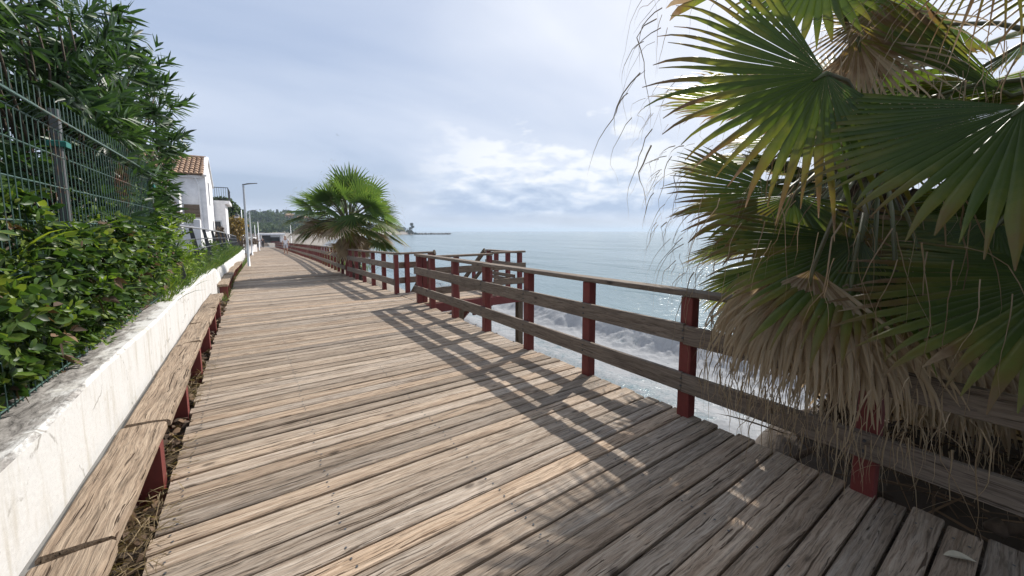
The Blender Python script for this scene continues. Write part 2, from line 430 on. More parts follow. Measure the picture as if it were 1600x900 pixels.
# ------------------------------------------------------------------ site profile
def gz(y): return -.02*max(0., y-8)
def xr(y): return float(np.interp(y, [0, 15, 18.8, 27, 46, 64, 85], [2.88, 2.88, 3.06, 3.33, 3.6, 3.72, 3.6]))
def xl(y): return float(np.interp(y, [0, 17, 23, 35, 55, 82], [-.48, -.50, -.36, -.12, .12, .75]))
SEA = -2.2
def coast(y): return np.interp(y, [-60, 0, 6, 9, 12, 40, 80, 150, 260, 350, 393, 420, 3000], [8.5, 6.3, 6.5, 6.9, 7.2, 8.5, 13, 26, 58, 108, 150, 110, -900])

# ------------------------------------------------------------------ terrain
def terrain():
    xs = np.unique(np.concatenate([np.linspace(-900, -60, 22), np.linspace(-60, -6, 28), np.linspace(-6, -.95, 22), [-.86, -.84, -.8, -.6, -.45, -.42],
        np.linspace(-.3, 2.9, 9), np.linspace(3.0, 12, 75), np.linspace(12.5, 40, 40), np.linspace(42, 190, 60), np.linspace(200, 500, 8)]))
    ys = np.unique(np.concatenate([np.linspace(-60, -6, 12), np.linspace(-5, 20, 150), np.linspace(20.5, 60, 60), np.linspace(62, 200, 60), np.linspace(205, 700, 90), np.linspace(750, 3000, 12)]))
    X, Y = np.meshgrid(xs, ys)
    G = -.02*np.maximum(0, Y-8); G = np.maximum(G, -1.55)
    cx = coast(Y)
    s = cx - X
    beach = SEA + np.clip(s*.17, -2.5, 1.05) + .05*(fbm(X*1.3, Y*1.3, 4, 3)-.5)
    near = np.where(X < -.85, .62+G+np.clip(-(X+1.2)*.05, 0, 3), np.where(X < -.4, -.10+G, -.75+G))
    Z = np.where(X < 2.95, near, np.minimum(beach, -.75+G+.0))
    Z = np.where(Y > 90, np.where(s > 0, np.minimum(beach+np.clip((s-12)*.03, 0, 2.0), 1.5), beach), Z)
    # sandy bank the palms grow from
    for (px, py, r, h) in ((4.4, -.3, 1.9, -.16), (4.7, .9, 1.0, -.35), (3.6, 15.2, 1.3, -.35)):
        w_ = np.exp(-(((X-px)/r)**2+((Y-py)/r)**2)**2)
        Z = np.where((X > 2.5), np.maximum(Z, Z*(1-w_)+h*w_), Z)
    w_ = np.clip((Y-17)/4, 0, 1)*np.clip((7.5-X)/3, 0, 1)*(X > 2.9)*(Y < 90)
    Z = Z*(1-w_)+(G-.12)*w_
    # wooded hill behind the bay
    hill = 9*np.exp(-((X+10)/75)**2)*np.exp(-((Y-390)/75)**2) + 13*np.exp(-((X+180)/110)**2)*np.exp(-((Y-330)/170)**2)
    hill += 6*np.exp(-((X-45)/40)**2)*np.exp(-((Y-360)/40)**2) + 4.0*np.exp(-((X-128)/24)**2)*np.exp(-((Y-388)/22)**2)
    hill = hill*np.clip(s/25, 0, 1)
    Z = Z + hill + np.where(Y > 120, 1.2*(fbm(X*.03, Y*.03, 4, 9)-.5)*np.clip(s/30, 0, 1), 0)
    Z = Z + .02*(fbm(X*6, Y*6, 3, 5)-.5)*(np.abs(Y) < 30)
    ny, nx = X.shape
    V = np.stack([X, Y, Z], -1).reshape(-1, 3)
    i = np.arange(ny-1)[:, None]*nx+np.arange(nx-1)[None]
    F = np.stack([i, i+1, i+nx+1, i+nx], -1).reshape(-1, 4)
    m, nt, b, out = new_mat('shore_ground')
    tc = N(nt, 'TexCoord'); sp = N(nt, 'SeparateXYZ'); nt.links.new(tc.outputs['Object'], sp.inputs[0])
    n1 = noise(nt, objvec(nt), 1.1, 6, .65); n2 = noise(nt, objvec(nt), 45, 4, .7); nh = noise(nt, objvec(nt), .06, 5, .6)
    vo = N(nt, 'TexVoronoi'); vo.inputs['Scale'].default_value = 16; nt.links.new(objvec(nt), vo.inputs['Vector'])
    peb = mixc(nt, vo.outputs['Color'], (.10, .09, .08), (.30, .27, .24))
    sand = mixc(nt, n1, (.20, .17, .14), (.34, .29, .23))
    dry = mixc(nt, ramp(nt, n1, [(.42, 0), (.6, 1)]), sand, peb)
    wetm = ramp(nt, math_(nt, 'ADD', math_(nt, 'MULTIPLY', sp.outputs[2], .5), math_(nt, 'MULTIPLY', n1, .12)), [(0, 1), (1, 1)])
    wet_f = math_(nt, 'SUBTRACT', -1.72, math_(nt, 'ADD', sp.outputs[2], math_(nt, 'MULTIPLY', math_(nt, 'SUBTRACT', n1, .5), .5)))
    wet = math_(nt, 'MULTIPLY', wet_f, 8, clamp=True)
    c = mixc(nt, wet, dry, mixc(nt, .5, dry, (.05, .048, .047)))
    soil = mixc(nt, n1, (.04, .03, .022), (.11, .08, .055))
    land = math_(nt, 'LESS_THAN', sp.outputs[0], 2.93)
    hum = math_(nt, 'MULTIPLY', math_(nt, 'MULTIPLY', math_(nt, 'SUBTRACT', 6.2, sp.outputs[0]), 1.2, clamp=True), math_(nt, 'MULTIPLY', math_(nt, 'SUBTRACT', 2.1, sp.outputs[1]), 1.5, clamp=True))
    land = math_(nt, 'MAXIMUM', land, hum)
    c = mixc(nt, land, c, soil)
    hillm = math_(nt, 'MULTIPLY', math_(nt, 'ADD', sp.outputs[1], -200), .02, clamp=True)
    hz_ = math_(nt, 'MULTIPLY', math_(nt, 'ADD', sp.outputs[2], -.4), .5, clamp=True)
    c = mixc(nt, math_(nt, 'MULTIPLY', hillm, hz_), c, mixc(nt, ramp(nt, nh, [(.4, 0), (.6, 1)]), (.06, .075, .035), (.17, .135, .085)))
    nt.links.new(c, b.inputs['Base Color'])
    nt.links.new(math_(nt, 'SUBTRACT', .9, math_(nt, 'MULTIPLY', wet, .7)), b.inputs['Roughness'])
    bump(nt, b, math_(nt, 'ADD', math_(nt, 'MULTIPLY', vo.outputs['Distance'], .6), n2), .45, .02)
    o = np_mesh('ground', V, [F], m, smooth=True)
    tag(o, kind='structure')
    return xs, ys, Z
TX, TY, TZ = terrain()
def ground_z(x, y):
    i = min(max(np.searchsorted(TX, x)-1, 0), len(TX)-2); j = min(max(np.searchsorted(TY, y)-1, 0), len(TY)-2)
    u = (x-TX[i])/(TX[i+1]-TX[i]); v = (y-TY[j])/(TY[j+1]-TY[j])
    return float((TZ[j,i]*(1-u)+TZ[j,i+1]*u)*(1-v)+(TZ[j+1,i]*(1-u)+TZ[j+1,i+1]*u)*v)

# ------------------------------------------------------------------ sea
def sea():
    def grow(a, d0, g, end):
        r = [a]
        d = d0
        while r[-1] < end: r.append(r[-1]+d); d *= g
        return np.array(r)
    xs = np.concatenate([np.arange(4.6, 14.5, .055), grow(14.5, .06, 1.035, 8500)])
    ys = np.concatenate([-grow(6, .12, 1.10, 8500)[::-1][:-1], np.arange(-6, 0, .15), np.arange(0, 16, .06), np.arange(16, 30, .13), grow(30, .16, 1.06, 8500)])
    X, Y = np.meshgrid(xs, ys)
    dist = np.hypot(X, Y)
    h = np.zeros_like(X)
    for k in range(26):
        L = 2.0*1.17**k*(.9+.2*rng.random()); L = min(L, 45)
        th = R(200+rng.normal()*26); a = .0075*L**.72*(.6+.5*rng.random())
        ph = rng.random()*6.28
        fade = np.clip(L*7/np.maximum(dist-25, 1), 0, 1)
        h += a*.55*np.sin((X*math.cos(th)+Y*math.sin(th))*6.283/L+ph)*np.minimum(1, fade)
    h *= np.clip((X-9)/16, .10, 1)
    xc = 10.6+.75*(fbm(Y*.22, Y*0+3, 3, 4)-.45)*2 + .02*(Y-8)
    amp = .62*np.interp(Y, [-30, -4, 3, 9, 13, 18, 26, 60], [.3, .5, .85, 1.0, .75, .45, .25, .1])*(.75+.5*fbm(Y*.5, Y*0+9, 3, 7))
    d = X-xc
    prof = np.where(d < 0, np.exp(-(d/.62)**2), np.exp(-(d/2.0)**2))
    turb = fbm(X*1.6, Y*1.6, 5, 11)-.47
    turb2 = fbm(X*5.0, Y*5.0, 4, 21)-.47
    tm = np.exp(-((d+.25)/1.1)**2)
    h += amp*prof + amp*tm*(turb*.6+turb2*.35)
    # second, unbroken swell further out
    d2 = X-(21+1.2*np.sin(Y*.12)); h += .20*np.exp(-(d2/2.2)**2)*np.exp(-((Y-14)/40)**2)
    h += .07*np.exp(-((X-7.4)/.35)**2)*(.5+fbm(Y*.8, X*.8, 3, 2))*(np.abs(Y-4) < 30)
    near = np.clip((13-X)/5, 0, 1)
    h += near*.07*(fbm(X*2.2, Y*2.2, 4, 31)-.47)
    edge = coast(Y)
    foam = 0.80*np.exp(-((d+.5)/1.5)**2)*np.clip(amp/.45, .2, 1.0) + .60*np.exp(-((X-7.8)/1.9)**2)*np.clip(1.15-np.abs(Y-4)/22, .1, 1)
    foam += .30*np.exp(-((d-1.6)/1.5)**2)*np.clip(amp/.5, 0, 1)
    foam += .35*np.exp(-((X-edge+.1)/.5)**2)
    foam *= (Y < 150)
    lace = fbm(X*.55, Y*.38, 3, 41)
    foam = foam*(.55+.9*lace)+.12*(turb2*tm*2)
    # dark gap in the breaking crest
    foam -= .22*np.exp(-((X-10.2)/.35)**2-((Y-8.0)/.8)**2)
    Z = SEA+h-.05
    ny, nx = X.shape
    V = np.stack([X, Y, Z], -1).reshape(-1, 3)
    i = np.arange(ny-1)[:, None]*nx+np.arange(nx-1)[None]
    F = np.stack([i, i+1, i+nx+1, i+nx], -1).reshape(-1, 4)
    m, nt, b, out = new_mat('sea_water')
    b.inputs['Base Color'].default_value = (.045, .125, .15, 1)
    ins(nt, b, Roughness=.18, IOR=1.33)
    at = N(nt, 'Attribute', attribute_name='foam').outputs['Fac']
    f1 = noise(nt, objvec(nt), 2.6, 8, .68, .6); f2 = noise(nt, objvec(nt), 14, 5, .65)
    ff = math_(nt, 'ADD', at, math_(nt, 'ADD', math_(nt, 'MULTIPLY', math_(nt, 'SUBTRACT', f1, .5), 1.05), math_(nt, 'MULTIPLY', math_(nt, 'SUBTRACT', f2, .5), .55)))
    fm = ramp(nt, ff, [(.26, 0), (.40, .5), (.62, 1)])
    fo = N(nt, 'BsdfDiffuse'); f3 = noise(nt, objvec(nt), 7, 6, .7, .8); nt.links.new(ramp(nt, math_(nt, 'ADD', math_(nt, 'MULTIPLY', f3, .6), math_(nt, 'MULTIPLY', f2, .4)), [(.32, (.50, .55, .58)), (.46, (.80, .82, .84)), (.58, (.92, .93, .94))]), fo.inputs[0])
    fn = N(nt, 'Bump'); fn.inputs['Strength'].default_value = .7; fn.inputs['Distance'].default_value = .06
    nt.links.new(math_(nt, 'ADD', f1, math_(nt, 'MULTIPLY', f2, .5)), fn.inputs['Height']); nt.links.new(fn.outputs[0], fo.inputs['Normal'])
    ft = N(nt, 'BsdfTranslucent'); ft.inputs[0].default_value = (.66, .68, .70, 1); fx = N(nt, 'MixShader'); fx.inputs[0].default_value = .65; nt.links.new(fo.outputs[0], fx.inputs[1]); nt.links.new(ft.outputs[0], fx.inputs[2])
    mx = N(nt, 'MixShader'); nt.links.new(fm, mx.inputs[0]); nt.links.new(b.outputs[0], mx.inputs[1]); nt.links.new(fx.outputs[0], mx.inputs[2])
    nt.links.new(mx.outputs[0], out.inputs[0])
    # ripples: finer close in, stretched along the shore
    r1 = noise(nt, objvec(nt, (1.5, .8, 1)), 1.8, 6, .62, .4)
    r2 = noise(nt, objvec(nt, (.22, .10, 1)), 1.0, 5, .6, .3)
    r3 = noise(nt, objvec(nt, (.03, .012, 1)), 1.0, 5, .65, .3)
    hh = math_(nt, 'ADD', math_(nt, 'MULTIPLY', r1, .35), math_(nt, 'ADD', math_(nt, 'MULTIPLY', r2, 1.6), math_(nt, 'MULTIPLY', r3, 6)))
    bump(nt, b, hh, .9, .28)
    nt.links.new(mixc(nt, ramp(nt, r3, [(.35, 0), (.65, 1)]), (.125, .185, .20), (.18, .245, .26)), b.inputs['Base Color'])
    o = np_mesh('sea', V, [F], m, smooth=True, attrs={'foam': foam.ravel()})
    tag(o, kind='structure')
sea()

# ------------------------------------------------------------------ boardwalk
def boardwalk():
    mb = MB(); y = -1.6; k = 0
    while y < 84:
        wdt = .1295
        a = y+.0065+random.uniform(-.002, .003); c = y+wdt-.0065
        x0, x1 = xl(y)+random.uniform(-.012, .012), xr(y)+random.uniform(-.02, .03)
        if 7.5 < y < 9.0: x1 = 2.84
        z0, z1 = gz(a)+random.uniform(-.003, .003), gz(c)+random.uniform(-.003, .003)
        s = random.uniform(-.004, .004)
        n = 5; b = .006; vs = []; fs = []
        bow = random.uniform(-.003, .003); ph = random.uniform(0, 6)
        for i in range(n):
            t = i/(n-1); x = x0+(x1-x0)*t
            q = bow*math.sin(t*3.14)+.0015*math.sin(t*9+ph)
            wy = .0022*math.sin(t*7+ph)
            vs += [(x, a+wy, z0-.034+s*t), (x, a+wy, z0-b+s*t+q), (x, a+b+wy, z0+s*t+q), (x, c-b+wy, z1+s*t+q), (x, c+wy, z1-b+s*t+q), (x, c+wy, z1-.034+s*t)]
        for i in range(n-1):
            for j in range(6):
                fs.append((i*6+j, (i+1)*6+j, (i+1)*6+(j+1) % 6, i*6+(j+1) % 6))
        fs += [tuple(range(5, -1, -1)), tuple((n-1)*6+j for j in range(6))]
        mb.add(vs, fs); y += wdt; k += 1
    o = mb.build('boardwalk', M['deck']); tag(o, kind='structure')
    # joists that carry the boards
    jb = MB()
    for xx in (-.40, .3, 1.1, 1.9, 2.74):
        pts = [-1.6, 8, 15, 20, 27, 35, 46, 64, 84]
        for p, q in zip(pts[:-1], pts[1:]):
            off = lambda y: (xr(y)-2.88) if xx > 1.5 else (xl(y)+.48)
            jb.bar((xx+off(p), p, gz(p)-.125), (xx+off(q), q, gz(q)-.125), .07, .17)
    o = jb.build('boardwalk_joists', M['rail_y']); tag(o, kind='structure')
boardwalk()
def screws():
    mb = MB(); y = -1.6
    while y < 11:
        for xx in (-.40, .3, 1.1, 1.9, 2.74):
            for f in (.28, .72):
                if random.random() < .12: continue
                x = xx+random.uniform(-.012, .012); yy = y+.1295*f+random.uniform(-.006, .006); r = .0065; z = gz(yy)+.0045
                mb.add([(x+r*math.cos(k*1.047), yy+r*math.sin(k*1.047), z) for k in range(6)], [tuple(range(6))])
        y += .1295
    o = mb.build('deck_screws', M['dark_metal']); tag(o, 'rows of small dark screw heads fixing the planks', 'screws', kind='stuff')
screws()

# nail heads: leave to the timber; litter of straw and leaves in the gap by the beam
def scatter_leaves(name, mat, pos, length, width, up=.15, parent=None, bend=.2, dirs=None):
    n = len(pos)
    L = length*rng.uniform(.6, 1.25, n)[:, None]; W = width*rng.uniform(.7, 1.2, n)[:, None]
    d = norm(rng.normal(size=(n, 3))*[1, 1, up]) if dirs is None else norm(dirs)
    r = rng.normal(size=(n, 3)); s = norm(np.cross(d, r)); u = np.cross(s, d)
    u = np.where(u[:, 2:3] < 0, -u, u)
    p0 = pos; p1 = pos+d*L*.35+u*L*bend*.35; p2 = pos+d*L*.72+u*L*bend*.3; p3 = pos+d*L-u*L*bend*.15
    V = np.stack([p0, p1-s*W*.5, p1+s*W*.5, p2-s*W*.38, p2+s*W*.38, p3], 1).reshape(-1, 3)
    b = np.arange(n)[:, None]*6
    return np_mesh(name, V, [b+np.array([[0, 2, 1]]), b+np.array([[1, 2, 4, 3]]), b+np.array([[3, 4, 5]])], mat, parent)

def litter():
    n = 1500
    y = rng.uniform(.8, 10.5, n); x = rng.uniform(-.70, -.49, n); z = -.07+rng.random(n)*.07
    o = scatter_leaves('leaf_litter', M['drylitter'], np.stack([x, y, z], 1), .075, .035, .25)
    tag(o, 'dry brown leaves and twigs lying in the gap beside the kerb beam', 'leaf litter', kind='stuff')
    n = 900
    yc = rng.choice([1.6, 1.95, 2.3, 2.6, 3.2, 4.4, 5.1], n); y = yc+rng.normal(size=n)*.16
    x = np.clip(rng.normal(size=n)*.055-.53, -.7, -.42); z = .0+rng.random(n)*.035-.03*(x < -.49)
    o = scatter_leaves('straw', M['drygrass'], np.stack([x, y, z], 1), .12, .004, .3)
    tag(o, 'pale dry straw caught along the left edge of the planks', 'straw', kind='stuff')
litter()

# ------------------------------------------------------------------ railings
def railing_run(parent, p_list, zt, cap_ext=(0, 0), walk_side=-1, lowers=(.30, .69), h=.15, cap_w=.15, post=.10, posts=None, pz=-.25, mats=('rail_y', 'rail_y'), cap=True, seglen=3):
    """p_list: points of the deck edge at post positions (x, y, z of the deck)"""
    d = Vector(p_list[-1])-Vector(p_list[0]); d.z = 0; d.normalize(); nrm = Vector((-d.y, d.x, 0))*walk_side
    for k, p in enumerate(p_list):
        if posts and k not in posts: continue
        mb = MB(); p = Vector(p); lean = Vector((random.uniform(-.008, .008), random.uniform(-.008, .008), 0))
        mb.bar(p+Vector((0, 0, pz)), p+lean+Vector((0, 0, zt-.05)), post, post, up=d, bev=.006)
        mb.build('post', M['red'], parent)
    P = [Vector(p) for p in p_list]
    P[0] = P[0]-d*cap_ext[0]; P[-1] = P[-1]+d*cap_ext[1]
    i = 0
    while i < len(P)-1:
        j = min(i+seglen, len(P)-1)
        if len(P)-1-j == 1: j = len(P)-1
        g = d*.002
        if cap:
            mb = MB(); e = random.uniform(-.004, .004)
            mb.bar(P[i]+g+Vector((0, 0, zt-.0225+e)), P[j]-g+Vector((0, 0, zt-.0225-e)), cap_w, .045, bev=.005)
            mb.build('top_rail', M[mats[0]], parent)
        for zz_ in lowers:
            mb = MB(); o_ = nrm*(post/2+.02); e = random.uniform(-.008, .008)
            mb.bar(P[i]+o_+g+Vector((0, 0, zz_+e)), P[j]+o_-g+Vector((0, 0, zz_-e)), .038, h, bev=.004)
            mb.build('rail_board', M[mats[1]], parent)
        i = j

rail = thing('timber_railing', 'weathered timber railing on red posts running beside the near fan palm to the platform opening', 'railing', (2.86, 3, 0))
ypost = [-1.65, -.55, .53, 1.63, 2.72, 3.76, 4.82, 5.87, 6.87, 7.56]
railing_run(rail, [(2.86, y, 0) for y in ypost], 1.03, (0, .06), walk_side=1)
for y in ypost[1:]:
    for zz_ in (.27, .33, .66, .72):
        mb = MB(); mb.tube([(2.86-.05-.039-.001, y, zz_), (2.86-.05-.039-.009, y, zz_)], .0085, 6); mb.build('bolt', M['dark_metal'], rail)
# doubled corner post at the opening
mb = MB(); mb.bar((2.98, 7.58, -.3), (2.98, 7.58, .97), .1, .1, up=(0, 1, 0)); mb.build('post', M['red'], rail)

rail2 = thing('timber_railing', 'short run of red-posted railing between the platform opening and the free-standing palm', 'railing', (2.86, 11, -.05))
pts = [(2.86, y, gz(y)) for y in (9.06, 10.1, 11.15, 12.2, 13.25, 14.2)]
railing_run(rail2, pts, 1.0, (.05, .1), walk_side=1)
rail3 = thing('timber_railing', 'long red-posted railing curving away beyond the free-standing palm', 'railing', (2.9, 40, -.4))
ys = [14.75+1.08*i for i in range(62)]
for a in range(0, 60, 3):
    seg = [(xr(y)-.02, y, gz(y)) for y in ys[a:a+4]]
    railing_run(rail3, seg, 1.0, walk_side=1, posts=[0, 1, 2])

# ------------------------------------------------------------------ viewing platform with stair
plat = thing('viewing_platform', 'timber landing on piles with red rim boards and a stair to the beach', 'platform', (4.1, 8.2, 0))
mb = MB(); y = 7.46
while y < 9.0:
    mb.bar((2.85, y+.065, -.018+random.uniform(-.002, .002)), (5.44+random.uniform(-.01, .01), y+.065, -.018+random.uniform(-.002, .002)), .119, .034, bev=.005); y += .1295
mb.build('platform_floor', M['deck'], plat)
for a, b_ in (((2.92, 7.445, -.13), (5.47, 7.445, -.13)), ((2.92, 9.05, -.13), (5.47, 9.05, -.13)), ((5.47, 7.43, -.13), (5.47, 9.07, -.13))):
    mb = MB(); mb.bar(a, b_, .045, .2); mb.build('rim_board', M['red'], plat)
for x, y in ((3.76, 7.50), (5.40, 7.50), (3.30, 8.99), (5.40, 8.99)):
    mb = MB(); mb.bar((x, y, -2.5), (x, y, -.235), .14, .14, up=(0, 1, 0)); f = mb.build('pile', M['rail_z'], plat)
mb = MB(); mb.bar((5.28, 7.5, -1.35), (4.95, 7.5, -1.75), .06, .10); mb.build('brace', M['rail_z'], plat)
# near side rail, outer rail, far side rails
railing_run(plat, [(3.02, 7.50, 0), (3.70, 7.50, 0), (4.55, 7.50, 0)], .985, (.0, .05), walk_side=-1, lowers=(.24, .66), posts=[1, 2], mats=('rail_x', 'rail_x'))
railing_run(plat, [(4.62, 7.50, 0), (5.42, 7.50, 0)], 1.02, (.0, .12), walk_side=-1, lowers=(.30, .66), posts=[1], mats=('rail_x', 'rail_x'))
railing_run(plat, [(5.42, 7.62, 0), (5.42, 8.02, 0), (5.42, 8.58, 0), (5.42, 8.97, 0)], 1.0, (.0, .05), walk_side=1, lowers=(.28, .38, .68), h=.085, posts=[1, 2, 3])
railing_run(plat, [(2.96, 9.02, 0), (3.12, 9.02, 0), (3.72, 9.02, 0)], .985, (.02, .06), walk_side=1, lowers=(.30, .67), posts=[1, 2], mats=('rail_x', 'rail_x'))
# stair
for x in (3.86, 5.34):
    mb = MB(); mb.bar((x, 9.08, -.12), (x, 11.4, -1.85), .05, .22); mb.build('stringer', M['red'], plat)
    mb = MB(); mb.bar((x, 9.05, .97), (x, 11.2, -.63), .05, .13); mb.build('hand_rail', M['rail_z'], plat)
    mb = MB(); mb.bar((x, 9.05, .55), (x, 11.2, -1.05), .04, .11); mb.build('hand_rail', M['rail_z'], plat)
    for yy in (9.75, 11.15):
        mb = MB(); mb.bar((x+.03, yy, -.19-(yy-9.08)*.745-.3), (x+.03, yy, .92-(yy-9.08)*.745), .09, .09, up=(0, 1, 0)); mb.build('post', M['red'], plat)
for k in range(9):
    mb = MB(); yy = 9.25+k*.25; mb.bar((3.88, yy, -.20-k*.186), (5.32, yy, -.20-k*.186), .24, .035); mb.build('step', M['rail_x'], plat)

# ------------------------------------------------------------------ white wall, kerb beam
wall = thing('retaining_wall', 'low white painted garden wall with worn grey coping along the boardwalk', 'wall', (-.8, 5, 0))
def wx(y): return float(np.interp(y, [0, 6, 11, 14, 18, 24, 40], [-.755, -.74, -.70, -.66, -.62, -.55, -.42]))
mb = MB(); ys = list(np.arange(-1.5, 11.3, .35)); vs = []
for y in ys:
    z = .70+gz(y)+.008*math.sin(y*2.3)+random.uniform(-.004, .004); x = wx(y)+random.uniform(-.003, .003)
    vs += [(x, y, -.5+gz(y)), (x, y, z-.018), (x-.018, y, z), (x-.34, y, z+.008), (x-.36, y, z-.015), (x-.36, y, -.5+gz(y))]
fs = [(i*6+j, i*6+j+1, (i+1)*6+j+1, (i+1)*6+j) for i in range(len(ys)-1) for j in range(5)]
fs += [(5, 4, 3, 2, 1, 0), tuple((len(ys)-1)*6+j for j in range(6))]
mb.add(vs, fs); mb.build('wall_body', M['wall'], wall)
mb = MB(); ys = list(np.arange(11.3, 41, .45)); vs = []
for y in ys:
    hgt = float(np.interp(y, [11, 16, 30, 41], [.66, .62, .60, .55])); w_ = wx(y); q = .03*math.sin(y*1.7)
    for t in np.linspace(0, 1, 7):
        a = t*math.pi/2
        vs.append((w_-.02-.16*(1-math.cos(a))+q, y, gz(y)-.4+(hgt+.4)*math.sin(a)**.6+.015*math.sin(y*5+t)))
    vs.append((w_-.5, y, gz(y)-.4))
fs = [(i*8+j, i*8+j+1, (i+1)*8+j+1, (i+1)*8+j) for i in range(len(ys)-1) for j in range(7)]
mb.add(vs, fs); tag(mb.build('wall_body', M['wall'], wall, True), 'rounded rough white far length of the wall')
mb = MB(); mb.bar((-.735, -1.5, .20), (-.72, 9.5, .19), .05, .16); mb.build('grey_strip', M['conc'], wall)  # grey strip filling the gap between wall and kerb beam

def kerb(y0, y1, label, dzz=0., w_=.22):
    t = thing('kerb_beam', label, 'kerb beam', (-.6, (y0+y1)/2, gz((y0+y1)/2)), 'kerb beams along the white wall')
    xo = lambda y: -.602+(xl(y)+.48)*.9; ya = y0
    while ya < y1-.05:
        yb = min(ya+random.uniform(1.02, 1.16), y1); yb = y1 if y1-yb < .4 else yb
        mb = MB(); n = 4; vs = []; sh = random.uniform(-.012, .012); hz = random.uniform(-.008, .008); ww = w_*random.uniform(.94, 1.05); tw = random.uniform(-.012, .012)
        for i in range(n+1):
            y = ya+.006+(yb-ya-.012)*i/n; x = xo(y)+sh+random.uniform(-.003, .003); z = .305+gz(y)+dzz+hz; a = ww/2+random.uniform(-.003, .003); b = .052; c = .012
            vs += [(x-a, y, z-b), (x+a, y, z-b), (x+a, y, z-c+tw), (x+a-c, y, z+tw), (x+.02, y, z+.003), (x-a+c, y, z-tw), (x-a, y, z-c-tw)]
        fs = [(i*7+j, (i+1)*7+j, (i+1)*7+(j+1) % 7, i*7+(j+1) % 7) for i in range(n) for j in range(7)]
        fs += [tuple(range(6, -1, -1)), tuple(n*7+j for j in range(7))]
        mb.add(vs, fs); mb.build('beam', M['beam'], t); ya = yb
    y = y0+.12 if y0 > 3 else (2.92 if y0 > 1 else y0+.2)
    while y < y1-.03:
        mb = MB(); mb.box(xo(y)-.05, xo(y)+.105, y-.05, y+.05, gz(y)-.2, gz(y)+.252+dzz); mb.build('support_block', M['red'], t); y += 1.08
kerb(-.6, 2.02, 'nearest kerb beam, split brown timber with its end showing beside the white wall', -.012)
kerb(2.035, 9.3, 'long weathered kerb beam on red blocks beside the straight white wall')
kerb(11.1, 17.0, 'kerb beam with a red block under its near end, past the gap in the row')
kerb(17.1, 23.0, 'kerb beam ending beside the nearest street lamp')
# ------------------------------------------------------------------ foliage helpers
def in_ellipsoids(n, els, shell=.35):
    vol = np.array([e[1][0]*e[1][1]*e[1][2] for e in els])**.8; pick = rng.choice(len(els), n, p=vol/vol.sum())
    d = norm(rng.normal(size=(n, 3))); rr = (shell+(1-shell)*rng.random(n)**.6)[:, None]
    c = np.array([e[0] for e in els])[pick]; r = np.array([e[1] for e in els])[pick]
    return c+d*r*rr, d

def rosette_leaves(name, mat, centres, dirs, per, length, width, parent, spread=.9, droop=.25, stem=.12):
    """bunches of lance-shaped leaves round shoot tips"""
    n = len(centres); C = np.repeat(centres, per, 0); D = np.repeat(norm(dirs), per, 0)
    k = n*per
    off = (rng.random(k)**1.3)[:, None]
    P = C-D*off*stem
    side = rng.normal(size=(k, 3)); side = norm(side-D*(side*D).sum(1, keepdims=True))
    ld = norm(D*(1.0-.7*off)+side*spread*(.55+.6*rng.random(k)[:, None]))
    L = length*rng.uniform(.65, 1.2, k)[:, None]; W = width*rng.uniform(.75, 1.2, k)[:, None]
    s = norm(np.cross(ld, D+side*.01+rng.normal(size=(k, 3))*.15)); u = norm(np.cross(s, ld)); u = np.where(u[:, 2:] < 0, -u, u)
    g = np.array([0, 0, -1.])
    p1 = P+ld*L*.3+u*L*.03; p2 = P+ld*L*.68+u*L*.02+g*L*droop*.3; p3 = P+ld*L+g*L*droop*.9
    m1 = p1-u*W*.16; m2 = p2-u*W*.16
    V = np.stack([P, p1-s*W*.5, m1, p1+s*W*.5, p2-s*W*.42, m2, p2+s*W*.42, p3], 1).reshape(-1, 3)
    b = np.arange(k)[:, None]*8
    return np_mesh(name, V, [np.concatenate([b+np.array([[0, 2, 1]]), b+np.array([[0, 3, 2]]), b+np.array([[4, 5, 7]]), b+np.array([[5, 6, 7]])]),
                             np.concatenate([b+np.array([[1, 2, 5, 4]]), b+np.array([[2, 3, 6, 5]])])], mat, parent)

def branches(name, mat, parent, base, tips, rad=.018, sag=.0):
    mb = MB()
    for t in tips:
        b = np.array(base)+rng.normal(size=3)*[.12, .2, .02]; t = np.array(t)
        m1 = b*.6+t*.4+rng.normal(size=3)*.08+np.array([0, 0, .15]); m2 = b*.25+t*.75+rng.normal(size=3)*.06
        mb.tube([b, m1, m2, t], [rad, rad*.8, rad*.55, rad*.25], 5)
    return mb.build(name, mat, parent, True)

# oleander leaning over the fence
ole = thing('oleander_bush', 'tall oleander with long pointed leaves leaning over the wire fence', 'bush', (-1.6, 7, .6))
E1 = [((-1.38, 7.3, 2.95), (.68, 1.15, 1.2)), ((-1.55, 5.7, 3.35), (.7, 1.0, .8)), ((-2.05, 4.4, 3.45), (.85, 1.1, .75)), ((-1.45, 7.7, 2.0), (.5, .9, .9)), ((-2.1, 7.0, 2.6), (.7, 1.5, 1.3)), ((-1.04, 5.45, 1.95), (.2, .7, .8)), ((-1.25, 6.6, 2.0), (.2, .7, 1.0)), ((-1.0, 5.0, 2.55), (.2, .7, .35))]
cen, dr = in_ellipsoids(1350, E1, .58)
dr = norm(dr+np.array([.3, .1, .7])+rng.normal(size=dr.shape)*.3)
rosette_leaves('foliage', M['oleander'], cen+dr*rng.random((len(cen), 1))**3*.18, dr, 12, .195, .033, ole, .85, .08, .15)
branches('branch', M['bark'], ole, (-1.7, 6.6, .5), cen[::9], .02)
ole2 = thing('oleander_bush', 'second oleander, its dense leaves filling the dark space behind the wire fence', 'bush', (-2.2, 3.5, .6))
